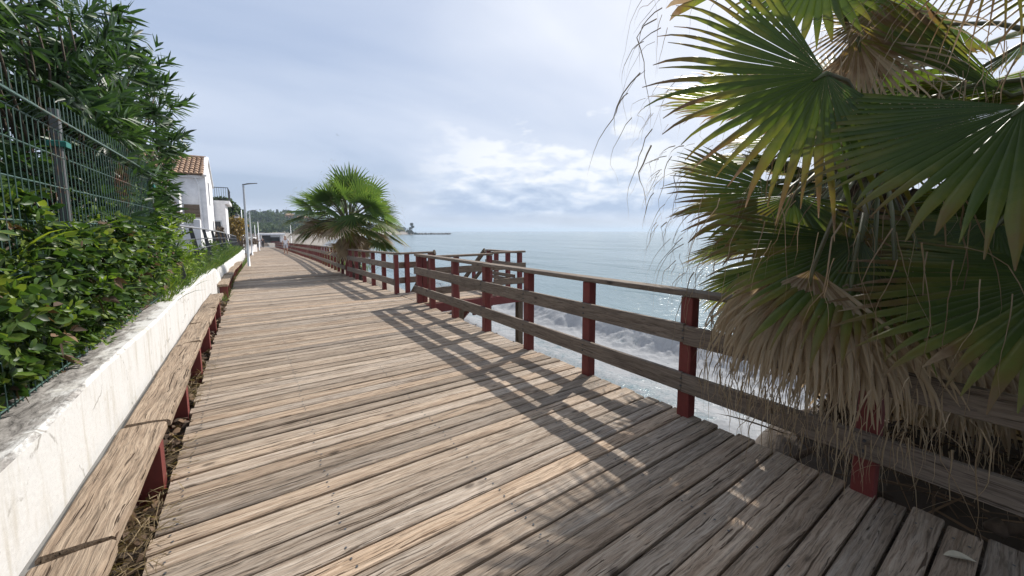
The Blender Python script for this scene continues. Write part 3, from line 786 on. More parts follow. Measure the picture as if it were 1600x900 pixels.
E2 = [((-2.0, -.5, 2.6), (.8, 2.6, 1.8)), ((-2.1, 3.6, 2.2), (.75, 1.6, 1.5)), ((-1.9, 5.6, 1.9), (.6, 1.4, 1.3)), ((-1.55, 3.3, 1.9), (.38, 2.0, 1.0)), ((-1.6, 3.2, 2.9), (.5, 1.4, .6)), ((-2.5, 2.3, 2.8), (.8, 1.2, 1.3)), ((-3.2, 4.5, 2.6), (1.0, 2.5, 1.8))]
cen, dr = in_ellipsoids(1700, E2, .3)
dr = norm(dr+np.array([.1, 0, .3])+rng.normal(size=dr.shape)*.4)
rosette_leaves('foliage', M['oleander'], cen, dr, 12, .17, .032, ole2, .95, .25, .16)
branches('branch', M['bark'], ole2, (-2.1, 3.6, .5), cen[::10], .02)

# broad-leaved creeper hedge through the fence
hed = thing('creeper_hedge', 'glossy round-leaved creeper hedge pushing through the bottom of the wire fence', 'hedge', (-1.1, 3.6, .7))
n = 2500
y = rng.uniform(1.6, 6.0, n); z = .70+rng.random(n)**1.15*(.98+.10*np.sin(y*3.1)+.1*np.sin(y*7)); bulge = .30*np.sin(np.clip((z-.7)/1.1, 0, 1)*3.14)*(.6+.8*fbm(y*1.6, z*1.6, 3, 5))
x = -.97+bulge-rng.random(n)**1.5*.36
cen = np.stack([x, y, z], 1); dr = norm(np.stack([.9+.3*rng.random(n), rng.normal(size=n)*.5, .5+rng.normal(size=n)*.45], 1))
keep = fbm(y*3.2+5, z*3.2, 4, 77)+.12*rng.random(n) > .44; cen = cen[keep]; dr = dr[keep]
q = rng.integers(0, len(cen), 420); pc = cen[q]+rng.normal(size=(420, 3))*.03+np.array([.03, 0, 0]); pk = fbm(pc[:, 1]*1.7, pc[:, 2]*1.7+9, 3, 78) > .47; pc = pc[pk]
rosette_leaves('young_foliage', M['limeshrub'], pc, norm(dr[q][pk]+rng.normal(size=pc.shape)*.3), 11, .042, .017, hed, 1.1, .1, .09)
q = rng.integers(0, len(cen), 150); rosette_leaves('withered_foliage', M['drylitter'], cen[q]+np.array([.02, 0, -.02]), dr[q], 5, .055, .026, hed, 1.2, .4, .08)
rosette_leaves('foliage', M['hedge'], cen, dr, 10, .056, .034, hed, 1.1, .12, .09)
branches('branch', M['bark'], hed, (-1.5, 3.5, .6), cen[cen[:, 0] < -.98][::16], .012)
# long strap leaves in it
n = 200
yc = rng.choice([2.75, 3.3, 3.9, 4.3, 4.6], n); pos = np.stack([-1.0+rng.random(n)*.1, yc+rng.normal(size=n)*.12, .9+.5*rng.random(n)], 1)
d_ = norm(np.stack([.6+.4*rng.random(n), rng.normal(size=n)*.8, .5+.7*rng.random(n)], 1))
spi = thing('spider_plant', 'clump of yellow-green strap leaves arching out of the creeper hedge', 'plant', (-1.0, 3.6, .9))
def strap(name, mat, parent, pos, d, L, W, seg=6, droop=1.3):
    n = len(pos); L = L*rng.uniform(.6, 1.25, n)[:, None]; W = W*rng.uniform(.7, 1.2, n)[:, None]
    s = norm(np.cross(d, np.array([0, 0, 1.])+rng.normal(size=(n, 3))*.4)); p = pos.copy(); cur = d.copy(); rows = []
    for i in range(seg+1):
        t = i/seg; ww = W*(.6+.4*math.sin(min(t*2.2, 1.57)))*(1-t**3)+.0005
        rows.append(np.stack([p-s*ww*.5, p+s*ww*.5], 1))
        cur = norm(cur+np.array([0, 0, -1.])*droop*t/seg*1.6); p = p+cur*L/seg
    V = np.stack(rows, 1).reshape(n, -1, 3); m = V.shape[1]; V = V.reshape(-1, 3)
    b = (np.arange(n)*m)[:, None, None]; i = (np.arange(seg)*2)[None, :, None]
    F = (b+i+np.array([0, 1, 3, 2])[None, None]).reshape(-1, 4)
    return np_mesh(name, V, [F], mat, parent)
strap('foliage', M['limeshrub'], spi, pos, d_, .34, .013)

lime = thing('lime_shrub', 'bright yellow-green shrub under the oleander at the end of the fence', 'bush', (-1.1, 7, .7))
EL = [((-1.02, 6.6, 1.15), (.30, .8, .62)), ((-1.12, 7.6, 1.25), (.34, .7, .62)), ((-1.2, 6.2, 1.5), (.35, .6, .7)), ((-.92, 5.9, .95), (.22, .6, .32))]
cen, dr = in_ellipsoids(330, EL, .4); dr = norm(dr+np.array([.3, 0, .6])+rng.normal(size=dr.shape)*.3)
rosette_leaves('foliage', M['limeshrub'], cen, dr, 11, .13, .024, lime, .9, .2, .12)
branches('branch', M['bark'], lime, (-1.2, 6.8, .6), cen[::16], .012)

# grass and weeds on the wall top
def grass_patch(name, label, n, xf, y0, y1, zf, L, W, mat):
    y = rng.uniform(y0, y1, n); x = xf(y, rng.random(n)); z = zf(x, y)
    d = norm(np.stack([rng.normal(size=n)*.35+.15, rng.normal(size=n)*.35, .8+.3*rng.random(n)], 1))
    o = strap(name, mat, None, np.stack([x, y, z], 1), d, L, W, 4, 1.1)
    return tag(o, label, 'grass', kind='stuff')
gzv = np.vectorize(gz); wxv = np.vectorize(wx)
grass_patch('grass', 'green grass and weeds growing over the white wall below the metal guard rail', 9000, lambda y, r: wxv(y)-.05-r*.95, 5.6, 30, lambda x, y: .62+gzv(y), .42, .013, M['grass'])
grass_patch('grass', 'tufts of weeds between the far kerb beams and the planks', 700, lambda y, r: np.vectorize(xl)(y)-.02-r*.12, 10, 34, lambda x, y: gzv(y)-.05, .22, .010, M['grass'])
grass_patch('grass', 'yellowish weeds along the foot of the far red railing', 5000, lambda y, r: np.vectorize(xr)(y)+.02+r*1.6, 17.5, 55, lambda x, y: gzv(y)-.12, .42, .014, M['grass'])
wl = []
for k in range(7):
    y = 8.2+k*2.6+random.uniform(-.5, .5); h = random.uniform(.28, .42)
    t = thing('roadside_shrub', 'low bushy plant', 'bush', (-1.0, y, .7+gz(y)), 'low shrubs below the metal guard rail')
    t['label'] = ['leafy green shrub below the nearest guard rail post', 'small shrub between the first two guard rail posts', 'ochre-green shrub by the second guard rail post', 'low shrub where the white wall turns rounded', 'dark green shrub overhanging the rounded white wall', 'shrub by the rounded wall before the street lamp', 'farthest shrub on the wall, just behind the nearest street lamp'][k]
    cen, dr = in_ellipsoids(70, [((-.98, y, .80+gz(y)+h*.5), (.32, .7, h))], .4); dr = norm(dr+np.array([.2, 0, .6]))
    rosette_leaves('foliage', M[['limeshrub', 'grass', 'grass', 'hedge', 'hedge', 'limeshrub', 'hedge'][k]], cen, dr, 9, .11, .022, t, .9, .2, .1)
    branches('stem', M['bark'], t, (-1.0, y, .62+gz(y)), cen[::14], .008)

# ------------------------------------------------------------------ wire fence
fence = thing('wire_fence', 'green welded wire mesh fence with rusty wires and teal clips on the white wall', 'fence', (-.88, 3.5, .7))
FX = -.885
def panel(y0, y1):
    mb = MB(); n = int((y1-y0)/.0625)
    prof = [(0, .735), (0, 1.28), (.035, 1.31), (0, 1.34), (0, 2.08), (.045, 2.12), (0, 2.16), (0, 2.26)]
    for i in range(n+1):
        y = y0+(y1-y0)*i/n
        mb.tube([(FX+a, y, z) for a, z in prof], .0026, 4, False)
    for a, z in [(0, .75), (0, .95), (0, 1.15), (0, 1.28), (0, 1.34), (0, 1.55), (0, 1.75), (0, 1.93), (0, 2.08), (0, 2.16), (.035, 1.31), (.045, 2.12)]:
        mb.tube([(FX+a-.004, y0, z), (FX+a-.004, (y0+y1)/2, z+.002), (FX+a-.004, y1, z)], .0046, 5, False)
    mb.build('mesh_panel', M['wire'], fence)
for a, b_ in ((-1.6, .88), (.94, 3.43), (3.49, 5.96)): panel(a, b_)
for y in (.91, 3.46, 5.99):
    mb = MB(); mb.bar((FX-.03, y, .68), (FX-.03, y, 2.22), .042, .042, up=(0, 1, 0)); pst = mb.build('post', M['lamp_head'], fence)
    for z in (2.0, 1.25):
        mb = MB(); mb.box(FX-.065, FX+.014, y-.04, y+.04, z, z+.035, .006); mb.build('clip', M['clip'], fence)

# ------------------------------------------------------------------ guard rail
gr = thing('guard_rail', 'grey tubular guard rail on dark tapered steel posts above the grassy wall', 'guard rail', (-.97, 15, .7))
GX = -.97
def gtop(y): return 1.60+np.interp(y, [7, 12, 20, 40], [0, -.04, -.15, -.55])
ys = [7.3+2.62*i for i in range(13)]
for y in ys:
    zt = float(gtop(y)); mb = MB()
    vs = []
    for (x, z, wd) in ((GX+.16, .5+gz(y), .13), (GX, zt-.02, .06)):
        vs += [(x-wd/2, y-.012, z), (x+wd/2, y-.012, z), (x+wd/2, y+.012, z), (x-wd/2, y+.012, z)]
    mb.add(vs, [(3,2,1,0),(4,5,6,7),(0,1,5,4),(1,2,6,5),(2,3,7,6),(3,0,4,7)]); mb.build('post', M['dark_metal'], gr)
yy = [6.9]+ys+[ys[-1]+1]
mb = MB(); mb.tube([(GX, y, float(gtop(y))) for y in yy], .019, 10); mb.build('top_rail', M['hand_rail'], gr, True)
for dz_, dx_ in ((.24, .05), (.44, .09)):
    mb = MB(); mb.tube([(GX+dx_, y, float(gtop(y))-dz_) for y in yy], .013, 8); mb.build('rail_bar', M['dark_metal'], gr, True)

# ------------------------------------------------------------------ fan palms
def frond(parent, crown, hub, axis, normal, Rb, half, nseg=38, age=0., droop=.9, K=9, threads=.5, t0=.58, fold=.38, cup=.1, split=.72, thin=1., tlen=.45, name='frond', petr=.016, pet=True, curl=0., mat='palm'):
    hub = np.array(hub, float); a = norm(np.array(axis, float)); n = np.array(normal, float); n = norm(n-a*np.dot(n, a)); s = np.cross(n, a)
    V = []; F = []; AL = []; AG = []
    g = np.array([0, 0, -1.]); dth = 2*half/nseg
    for i in range(nseg):
        th = -half+dth*(i+.5); q = abs(th/half)
        d = math.cos(th)*a+math.sin(th)*s+n*(cup*(q**2))+n*random.uniform(-.008, .008)
        d = d/np.linalg.norm(d)
        L = Rb*(1-.22*q**2)*random.uniform(.88, 1.06); dr = droop*random.choice([.35, .6, .9, 1.2, 2.0])*random.uniform(.8, 1.2)
        ageS = age+random.uniform(-.06, .08); sp = split*random.uniform(.85, 1.1)
        base = len(V); p = hub+d*.02; cur = d.copy(); w0 = 0
        for k in range(K+1):
            t = k/K
            wfull = 2*math.tan(dth/2)*(t*L+.02)*1.05
            if t <= sp: wd = wfull; w0 = wd
            else: wd = max(w0*max(0.03, (1-(t-sp)/(1-sp)))**.85*thin, .0045*min(1, Rb))
            nn = np.cross(np.cross(cur, n), cur); nn = nn/max(np.linalg.norm(nn), 1e-6)
            pr = np.cross(nn, cur)
            V += [p-pr*wd/2-nn*wd*fold, p.copy(), p+pr*wd/2-nn*wd*fold]
            AL += [t]*3; AG += [ageS]*3
            wgt = max(0, (t-t0)/(1-t0))**1.4
            cur = cur+g*dr*wgt*(1.6/K)*2+np.cross(cur, n)*curl*wgt/K*random.uniform(-1, 1); cur = cur/np.linalg.norm(cur)
            p = p+cur*L/K
        for k in range(K):
            b = base+k*3
            F += [(b, b+1, b+4, b+3), (b+1, b+2, b+5, b+4)]
        # thread-like dry tip
        if random.random() < threads:
            m = 9; b0 = len(V); ll = tlen*random.uniform(.4, 1.5)*Rb; wt = random.choice([.0015, .002, .003, .0045])*(.5 if Rb < .5 else 1); kk = random.randrange(1, 7)
            wob = np.array([random.uniform(-1, 1), random.uniform(-1, 1), 0])*.22
            sd = norm(np.cross(cur, np.array([random.uniform(-1, 1), random.uniform(-1, 1), .2])))
            for k in range(m+1):
                ww = wt*(1-k/m)**.8+.0002
                if k == kk: cur = norm(cur+rng.normal(size=3)*.55)
                sn = np.cross(sd, cur); V += [p-sd*ww, p+sd*ww, p+sn*ww*1.3]; AL += [1.1]*3; AG += [ageS+.15]*3
                cur = cur+g*.40+wob*1.2*math.sin(k*1.3+ageS*40)+rng.normal(size=3)*.12; cur = cur/np.linalg.norm(cur); p = p+cur*ll/m
            for k in range(m):
                for j in range(3): F.append((b0+3*k+j, b0+3*k+(j+1) % 3, b0+3*k+3+(j+1) % 3, b0+3*k+3+j))
    o = np_mesh(name, np.array(V), [np.array(F)], M[mat], parent, True, {'along': AL, 'age': AG})
    if pet and crown is not None:
        c = np.array(crown, float); mb = MB()
        m = (c*.5+hub*.5)+np.array([0, 0, .10])*np.linalg.norm(hub-c)
        m1 = c*.75+hub*.25+np.array([0, 0, .07])*np.linalg.norm(hub-c); m2 = c*.25+hub*.75+np.array([0, 0, .08])*np.linalg.norm(hub-c)
        mb.tube([c, m1, m, m2, hub, hub+a*.1], [petr*1.9, petr*1.35, petr*1.15, petr, petr*.9, petr*.3], 7)
        mb.build('petiole', M['petiole'], o, True)
    return o

def trunk(parent, base, top, r0, r1):
    b = np.array(base); t = np.array(top); mb = MB(); n = 16; m = int(np.linalg.norm(t-b)/.035); vs = []
    for i in range(m+1):
        f = i/m; c = b*(1-f)+t*f
        for k in range(n):
            th = 6.283*k/n; rr = (r0*(1-f)+r1*f)*(1+.10*math.sin(k*2.4+i*1.9)+.08*math.sin(i*1.1)+random.uniform(-.06, .06))
            vs.append((c[0]+rr*math.cos(th), c[1]+rr*math.sin(th), c[2]))
    fs = [(i*n+k, i*n+(k+1) % n, (i+1)*n+(k+1) % n, (i+1)*n+k) for i in range(m) for k in range(n)]+[tuple(m*n+k for k in range(n))]
    mb.add(vs, fs); o = mb.build('trunk', M['palm_trunk'], parent)
    # old leaf bases
    sb = MB()
    for i in range(int(m*2.2)):
        f = random.random(); c = b*(1-f)+t*f; th = random.uniform(0, 6.283); rr = r0*(1-f)+r1*f
        e = np.array([math.cos(th), math.sin(th), 0]); p = c+e*rr*.85; q = p+e*.09+np.array([0, 0, .13]); q2 = q+e*.05+np.array([0, 0, random.uniform(-.1, .05)])
        sb.tube([p, q, q2], [.035, .022, .008], 5)
    sb.build('leaf_base', M['palm_trunk'], o)
    return o

CAMP = np.array([0, 0, 1.5])
def face(hub, tilt=(0, 0, 0)):
    return norm(CAMP-np.array(hub))+np.array(tilt, float)

BC = (4.75, 1.0, 2.05)
palmB = thing('fan_palm', 'large fan palm behind the near railing with brown dead fans hanging below green ones', 'palm tree', (4.75, 1.0, -.4))
trunk(palmB, (4.75, 1.0, -.6), (4.72, .98, 2.0), .2, .17)
AC = (4.35, -.25, 2.3)
palmA = thing('fan_palm', 'fan palm cut by the right edge of view, dark green fans over the railing', 'palm tree', (4.35, -.25, -.2))
trunk(palmA, (4.35, -.25, -.5), (4.35, -.25, 2.25), .22, .18)
random.seed(5)
FR = [
  ('B', (2.685, 0.817, 2.371), (-0.816, 0.306, -0.491), 1.0, 104, 0.0, 0.8, 1, (0.0, 0.0, 0.2), {'nseg': 38, 'K': 12, 'tlen': 0.5, 't0': 0.5, 'split': 0.6}),
  ('A', (2.9, 0.142, 2.062), (-0.785, 0.258, -0.563), 0.95, 78, -0.06, 0.8, 1, (0.0, 0.0, 0.35), {'nseg': 36, 'K': 12, 'tlen': 0.55, 'split': 0.74}),
  ('B', (3.335, 1.213, 1.793), (-0.897, 0.168, -0.41), 0.92, 88, 0.0, 0.7, 0.9, (0.0, 0.0, 0.4), {'nseg': 40, 'K': 10, 'tlen': 0.4}),
  ('B', (3.059, 0.689, 1.446), (-0.846, 0.29, -0.447), 0.98, 62, -0.02, 0.9, 0.95, (0.0, 0.0, 0.4), {'nseg': 34, 'K': 11, 'tlen': 0.45}),
  ('A', (3.111, -0.038, 1.296), (-0.843, 0.273, -0.463), 0.98, 62, 0.02, 0.7, 0.8, (0.0, 0.0, 0.5), {'nseg': 28, 'K': 11, 'tlen': 0.35}),
  ('B', (3.48, 1.131, 3.417), (-0.454, 0.021, -0.891), 0.72, 100, -0.12, 0.5, 0.4, (0.0, 0.0, -0.1), {'nseg': 30, 'tlen': 0.4}),
  ('A', (3.572, 0.316, 3.274), (-0.403, 0.018, -0.915), 0.92, 58, 0.14, 1.3, 0.95, (0.0, 0.0, 0.3), {'nseg': 30, 'tlen': 0.5, 'split': 0.42, 'thin': 0.7}),
  ('A', (4.047, -0.03, 3.132), (-0.601, 0.164, -0.782), 0.8, 60, 0.12, 1.2, 0.95, (0.3, 0.0, 0.5), {'nseg': 24, 'tlen': 0.5, 'split': 0.45}),
  ('B', (3.52, 0.907, 2.82), (-0.001, -0.204, -0.979), 0.75, 55, 0.48, 1.3, 1, (0.3, 0.0, 0.2), {'nseg': 26, 'tlen': 0.5, 'split': 0.4}),
  ('B', (3.941, 0.902, 3.157), (-0.363, -0.027, -0.931), 0.85, 60, 0.5, 1.4, 1, (0.0, 0.0, 0.3), {'nseg': 26, 'tlen': 0.6, 'split': 0.4}),
  ('B', (3.095, 1.068, 1.746), (-0.501, -0.083, -0.861), 0.48, 80, 0.08, 1.3, 0.8, (0.0, 0.0, 0.6), {'nseg': 22, 'tlen': 0.9}),
  ('B', (4.359, 0.672, 1.657), (-0.229, 0.038, -0.973), 1.0, 80, 0.0, 1.0, 0.8, (0.0, 0.0, 0.5), {'nseg': 34, 'tlen': 0.4}),
  ('A', (4.221, -0.133, 1.291), (-0.757, 0.642, -0.121), 1.2, 40, 0.0, 0.5, 0.6, (0.0, 0.0, 1.5), {'nseg': 26, 'tlen': 0.3}),
  ('B', (4.97, 0.608, 2.585), (-0.761, 0.471, -0.445), 1.2, 60, 0.15, 1.1, 0.9, (0.0, 0.0, 0.8), {'nseg': 30, 'tlen': 0.5}),
  ('A', (3.863, 0.241, 2.318), (-0.35, 0.648, 0.677), 1.0, 14, -0.02, 0.25, 0.5, (0.0, 0.0, 1.0), {'nseg': 12, 'fold': 0.9, 'split': 0.85}),
  ('A', (4.244, 0.249, 1.548), (-0.598, 0.323, -0.733), 1.0, 80, 0.06, 1.0, 0.8, (0.0, 0.0, 0.5), {'nseg': 30, 'tlen': 0.4}),
  ('B', (3.898, 1.99, 3.813), (-0.614, 0.5, 0.611), 0.7, 60, 0.2, 1.3, 1, (0.0, 0.0, 0.3), {'nseg': 11, 'tlen': 0.9}),
  ('B', (2.625, 0.786, 1.286), (-0.26, -0.008, -0.966), 0.8, 55, 0.62, 2.0, 1, (-0.10403586676153659, 0.0, 0.2), {'nseg': 23, 'thin': 1.0, 'fold': 0.45, 'tlen': 0.4, 'name': 'dead_frond', 'curl': 1.5, 'split': 0.5, 't0': 0.12, 'K': 9, 'petr': 0.012}),
  ('B', (2.736, 0.64, 1.22), (-0.151, -0.06, -0.987), 0.84, 55, 0.62, 2.0, 1, (-0.34757691260814955, 0.0, 0.2), {'nseg': 23, 'thin': 1.0, 'fold': 0.45, 'tlen': 0.4, 'name': 'dead_frond', 'curl': 1.5, 'split': 0.5, 't0': 0.12, 'K': 9, 'petr': 0.012}),
  ('B', (2.631, 0.961, 1.252), (-0.221, 0.059, -0.974), 0.7, 55, 0.62, 2.0, 1, (-0.1925167885375939, 0.0, 0.2), {'nseg': 23, 'thin': 1.0, 'fold': 0.45, 'tlen': 0.4, 'name': 'dead_frond', 'curl': 1.5, 'split': 0.5, 't0': 0.12, 'K': 9, 'petr': 0.012}),
  ('B', (2.943, 0.501, 1.256), (-0.102, 0.029, -0.994), 0.8, 55, 0.62, 2.0, 1, (-0.023789193982041656, 0.0, 0.2), {'nseg': 23, 'thin': 1.0, 'fold': 0.45, 'tlen': 0.4, 'name': 'dead_frond', 'curl': 1.5, 'split': 0.5, 't0': 0.12, 'K': 9, 'petr': 0.012}),
  ('B', (2.64, 1.065, 1.16), (-0.124, -0.12, -0.985), 0.62, 55, 0.62, 2.0, 1, (0.11125451243532958, 0.0, 0.2), {'nseg': 23, 'thin': 1.0, 'fold': 0.45, 'tlen': 0.4, 'name': 'dead_frond', 'curl': 1.5, 'split': 0.5, 't0': 0.12, 'K': 9, 'petr': 0.012}),
  ('B', (2.588, 0.858, 1.17), (-0.249, 0.015, -0.968), 0.62, 55, 0.62, 2.0, 1, (0.29443624571463745, 0.0, 0.2), {'nseg': 23, 'thin': 1.0, 'fold': 0.45, 'tlen': 0.4, 'name': 'dead_frond', 'curl': 1.5, 'split': 0.5, 't0': 0.12, 'K': 9, 'petr': 0.012}),
  ('B', (2.64, 0.689, 1.079), (-0.129, -0.037, -0.991), 0.62, 55, 0.62, 2.0, 1, (0.137129180295674, 0.0, 0.2), {'nseg': 23, 'thin': 1.0, 'fold': 0.45, 'tlen': 0.4, 'name': 'dead_frond', 'curl': 1.5, 'split': 0.5, 't0': 0.12, 'K': 9, 'petr': 0.012}),
  ('B', (2.747, 0.551, 1.054), (-0.23, 0.042, -0.972), 0.6, 55, 0.62, 2.0, 1, (0.07287966634505405, 0.0, 0.2), {'nseg': 23, 'thin': 1.0, 'fold': 0.45, 'tlen': 0.4, 'name': 'dead_frond', 'curl': 1.5, 'split': 0.5, 't0': 0.12, 'K': 9, 'petr': 0.012}),
  ('B', (2.589, 0.968, 1.077), (-0.386, -0.078, -0.919), 0.5, 55, 0.62, 2.0, 1, (0.29242178958315657, 0.0, 0.2), {'nseg': 23, 'thin': 1.0, 'fold': 0.45, 'tlen': 0.4, 'name': 'dead_frond', 'curl': 1.5, 'split': 0.5, 't0': 0.12, 'K': 9, 'petr': 0.012}),
  ('B', (3.186, 0.71, 1.342), (-0.148, -0.029, -0.989), 0.9, 55, 0.62, 2.0, 1, (0.3030502402043854, 0.0, 0.2), {'nseg': 23, 'thin': 1.0, 'fold': 0.45, 'tlen': 0.4, 'name': 'dead_frond', 'curl': 1.5, 'split': 0.5, 't0': 0.12, 'K': 9, 'petr': 0.012}),
  ('B', (3.097, 0.904, 1.42), (-0.029, -0.054, -0.998), 0.8, 55, 0.62, 2.0, 1, (-0.08402927679940486, 0.0, 0.2), {'nseg': 23, 'thin': 1.0, 'fold': 0.45, 'tlen': 0.4, 'name': 'dead_frond', 'curl': 1.5, 'split': 0.5, 't0': 0.12, 'K': 9, 'petr': 0.012}),
  ('B', (3.807, 0.508, 1.197), (-0.161, -0.097, -0.982), 1.05, 55, 0.62, 2.0, 1, (0.34846937736361683, 0.0, 0.2), {'nseg': 23, 'thin': 1.0, 'fold': 0.45, 'tlen': 0.4, 'name': 'dead_frond', 'curl': 1.5, 'split': 0.5, 't0': 0.12, 'K': 9, 'petr': 0.012}),
  ('B', (3.798, 1.022, 1.353), (-0.204, -0.14, -0.969), 1.1, 55, 0.62, 2.0, 1, (-0.2912249118394649, 0.0, 0.2), {'nseg': 23, 'thin': 1.0, 'fold': 0.45, 'tlen': 0.4, 'name': 'dead_frond', 'curl': 1.5, 'split': 0.5, 't0': 0.12, 'K': 9, 'petr': 0.012}),
  ('B', (4.054, 0.857, 1.454), (-0.144, 0.028, -0.989), 1.15, 55, 0.62, 2.0, 1, (-0.05107050669805657, 0.0, 0.2), {'nseg': 23, 'thin': 1.0, 'fold': 0.45, 'tlen': 0.4, 'name': 'dead_frond', 'curl': 1.5, 'split': 0.5, 't0': 0.12, 'K': 9, 'petr': 0.012}),
  ('B', (4.3, 0.675, 1.353), (-0.226, -0.073, -0.971), 1.1, 55, 0.62, 2.0, 1, (0.005794387063247641, 0.0, 0.2), {'nseg': 23, 'thin': 1.0, 'fold': 0.45, 'tlen': 0.4, 'name': 'dead_frond', 'curl': 1.5, 'split': 0.5, 't0': 0.12, 'K': 9, 'petr': 0.012}),
  ('B', (3.588, 1.167, 1.353), (-0.25, -0.043, -0.967), 0.9, 55, 0.62, 2.0, 1, (0.06805928592429078, 0.0, 0.2), {'nseg': 23, 'thin': 1.0, 'fold': 0.45, 'tlen': 0.4, 'name': 'dead_frond', 'curl': 1.5, 'split': 0.5, 't0': 0.12, 'K': 9, 'petr': 0.012}),
  ('A', (4.382, 0.461, 1.065), (-0.064, -0.041, -0.997), 1.2, 55, 0.62, 2.0, 1, (0.14558570930797332, 0.0, 0.2), {'nseg': 23, 'thin': 1.0, 'fold': 0.45, 'tlen': 0.4, 'name': 'dead_frond', 'curl': 1.5, 'split': 0.5, 't0': 0.12, 'K': 9, 'petr': 0.012}),
  ('A', (4.538, 0.221, 0.985), (0.01, -0.103, -0.995), 1.2, 55, 0.62, 2.0, 1, (0.39279171589505213, 0.0, 0.2), {'nseg': 23, 'thin': 1.0, 'fold': 0.45, 'tlen': 0.4, 'name': 'dead_frond', 'curl': 1.5, 'split': 0.5, 't0': 0.12, 'K': 9, 'petr': 0.012}),
  ('A', (4.679, 0.009, 1.049), (-0.313, -0.06, -0.948), 1.2, 55, 0.62, 2.0, 1, (0.2885100264930146, 0.0, 0.2), {'nseg': 23, 'thin': 1.0, 'fold': 0.45, 'tlen': 0.4, 'name': 'dead_frond', 'curl': 1.5, 'split': 0.5, 't0': 0.12, 'K': 9, 'petr': 0.012}),
  ('A', (5.074, 0.377, 1.29), (0.028, -0.108, -0.994), 1.3, 55, 0.62, 2.0, 1, (0.055286002779458776, 0.0, 0.2), {'nseg': 23, 'thin': 1.0, 'fold': 0.45, 'tlen': 0.4, 'name': 'dead_frond', 'curl': 1.5, 'split': 0.5, 't0': 0.12, 'K': 9, 'petr': 0.012}),
  ('A', (5.389, 0.165, 1.344), (-0.246, -0.072, -0.967), 1.3, 55, 0.62, 2.0, 1, (0.26528634421868336, 0.0, 0.2), {'nseg': 23, 'thin': 1.0, 'fold': 0.45, 'tlen': 0.4, 'name': 'dead_frond', 'curl': 1.5, 'split': 0.5, 't0': 0.12, 'K': 9, 'petr': 0.012}),
  ('B', (3.771, 0.495, 0.891), (-0.27, -0.065, -0.961), 0.8, 55, 0.62, 2.0, 1, (-0.34923153828381653, 0.0, 0.2), {'nseg': 23, 'thin': 1.0, 'fold': 0.45, 'tlen': 0.4, 'name': 'dead_frond', 'curl': 1.5, 'split': 0.5, 't0': 0.12, 'K': 9, 'petr': 0.012}),
  ('A', (4.051, 0.28, 0.715), (0.038, -0.085, -0.996), 0.8, 55, 0.62, 2.0, 1, (-0.32918552551221736, 0.0, 0.2), {'nseg': 23, 'thin': 1.0, 'fold': 0.45, 'tlen': 0.4, 'name': 'dead_frond', 'curl': 1.5, 'split': 0.5, 't0': 0.12, 'K': 9, 'petr': 0.012}),
  ('B', (5.86, 0.846, 1.574), (-0.144, -0.055, -0.988), 1.2, 85, 0.0, 1.0, 0.8, (-0.2879247875784729, 0.0, 0.4), {'nseg': 32, 'tlen': 0.3}),
  ('A', (5.874, 0.568, 1.378), (-0.366, 0.108, -0.924), 1.2, 85, 0.0, 1.0, 0.8, (-0.273485963322274, 0.0, 0.4), {'nseg': 32, 'tlen': 0.3}),
  ('A', (6.593, 0.356, 1.709), (-0.418, 0.021, -0.908), 1.3, 85, 0.6, 1.0, 0.8, (0.051825058449599726, 0.0, 0.4), {'nseg': 32, 'tlen': 0.3}),
  ('A', (6.153, 0.101, 1.142), (-0.045, 0.067, -0.997), 1.3, 85, 0.1, 1.0, 0.8, (0.0032522241888264247, 0.0, 0.4), {'nseg': 32, 'tlen': 0.3}),
  ('B', (5.798, 1.054, 1.922), (-0.054, -0.152, -0.987), 1.2, 85, 0.0, 1.0, 0.8, (-0.2351284164200896, 0.0, 0.4), {'nseg': 32, 'tlen': 0.3}),
  ('B', (5.366, 1.204, 1.709), (-0.111, 0.109, -0.988), 1.2, 85, 0.1, 1.0, 0.8, (-0.1250325607785562, 0.0, 0.4), {'nseg': 32, 'tlen': 0.3}),
  ('A', (5.415, 0.536, 0.535), (-0.336, 0.186, -0.923), 1.1, 85, 0.1, 1.0, 0.8, (-0.111701688050345, 0.0, 0.4), {'nseg': 32, 'tlen': 0.3}),
  ('A', (5.48, 0.225, 0.359), (0.197, -0.106, -0.975), 1.1, 85, 0.1, 1.0, 0.8, (-0.07394926938231455, 0.0, 0.4), {'nseg': 32, 'tlen': 0.3}),
  ('A', (5.515, -0.035, 0.426), (-0.135, -0.081, -0.988), 1.1, 85, 0.6, 1.0, 0.8, (0.10858250212339038, 0.0, 0.4), {'nseg': 32, 'tlen': 0.3}),
  ('B', (5.204, 0.801, 0.508), (-0.321, 0.263, -0.91), 1.1, 85, 0.6, 1.0, 0.8, (-0.13721962080363237, 0.0, 0.4), {'nseg': 32, 'tlen': 0.3}),
  ('B', (4.546, 1.047, 0.798), (-0.122, 0.047, -0.991), 1.0, 85, 0.1, 1.0, 0.8, (-0.03753254423530111, 0.0, 0.4), {'nseg': 32, 'tlen': 0.3}),
  ('B', (4.208, 1.288, 0.857), (-0.48, 0.152, -0.864), 0.8, 85, 0.1, 1.0, 0.8, (-0.29312550818146854, 0.0, 0.4), {'nseg': 32, 'tlen': 0.3}),
  ('B', (5.0, 2.0, 2.3), (0.2, 0.95, 0.0), 1.1, 85, -0.02, 0.7, 0.4, None, {}),
  ('B', (5.5, 1.8, 2.6), (0.7, 0.7, 0.1), 1.1, 85, -0.02, 0.7, 0.4, None, {}),
  ('B', (5.6, 0.9, 2.7), (1.0, 0.0, 0.1), 1.1, 85, -0.02, 0.7, 0.4, None, {}),
  ('B', (4.3, 1.75, 2.75), (-0.35, 0.9, 0.2), 1.1, 85, -0.02, 0.7, 0.4, None, {}),
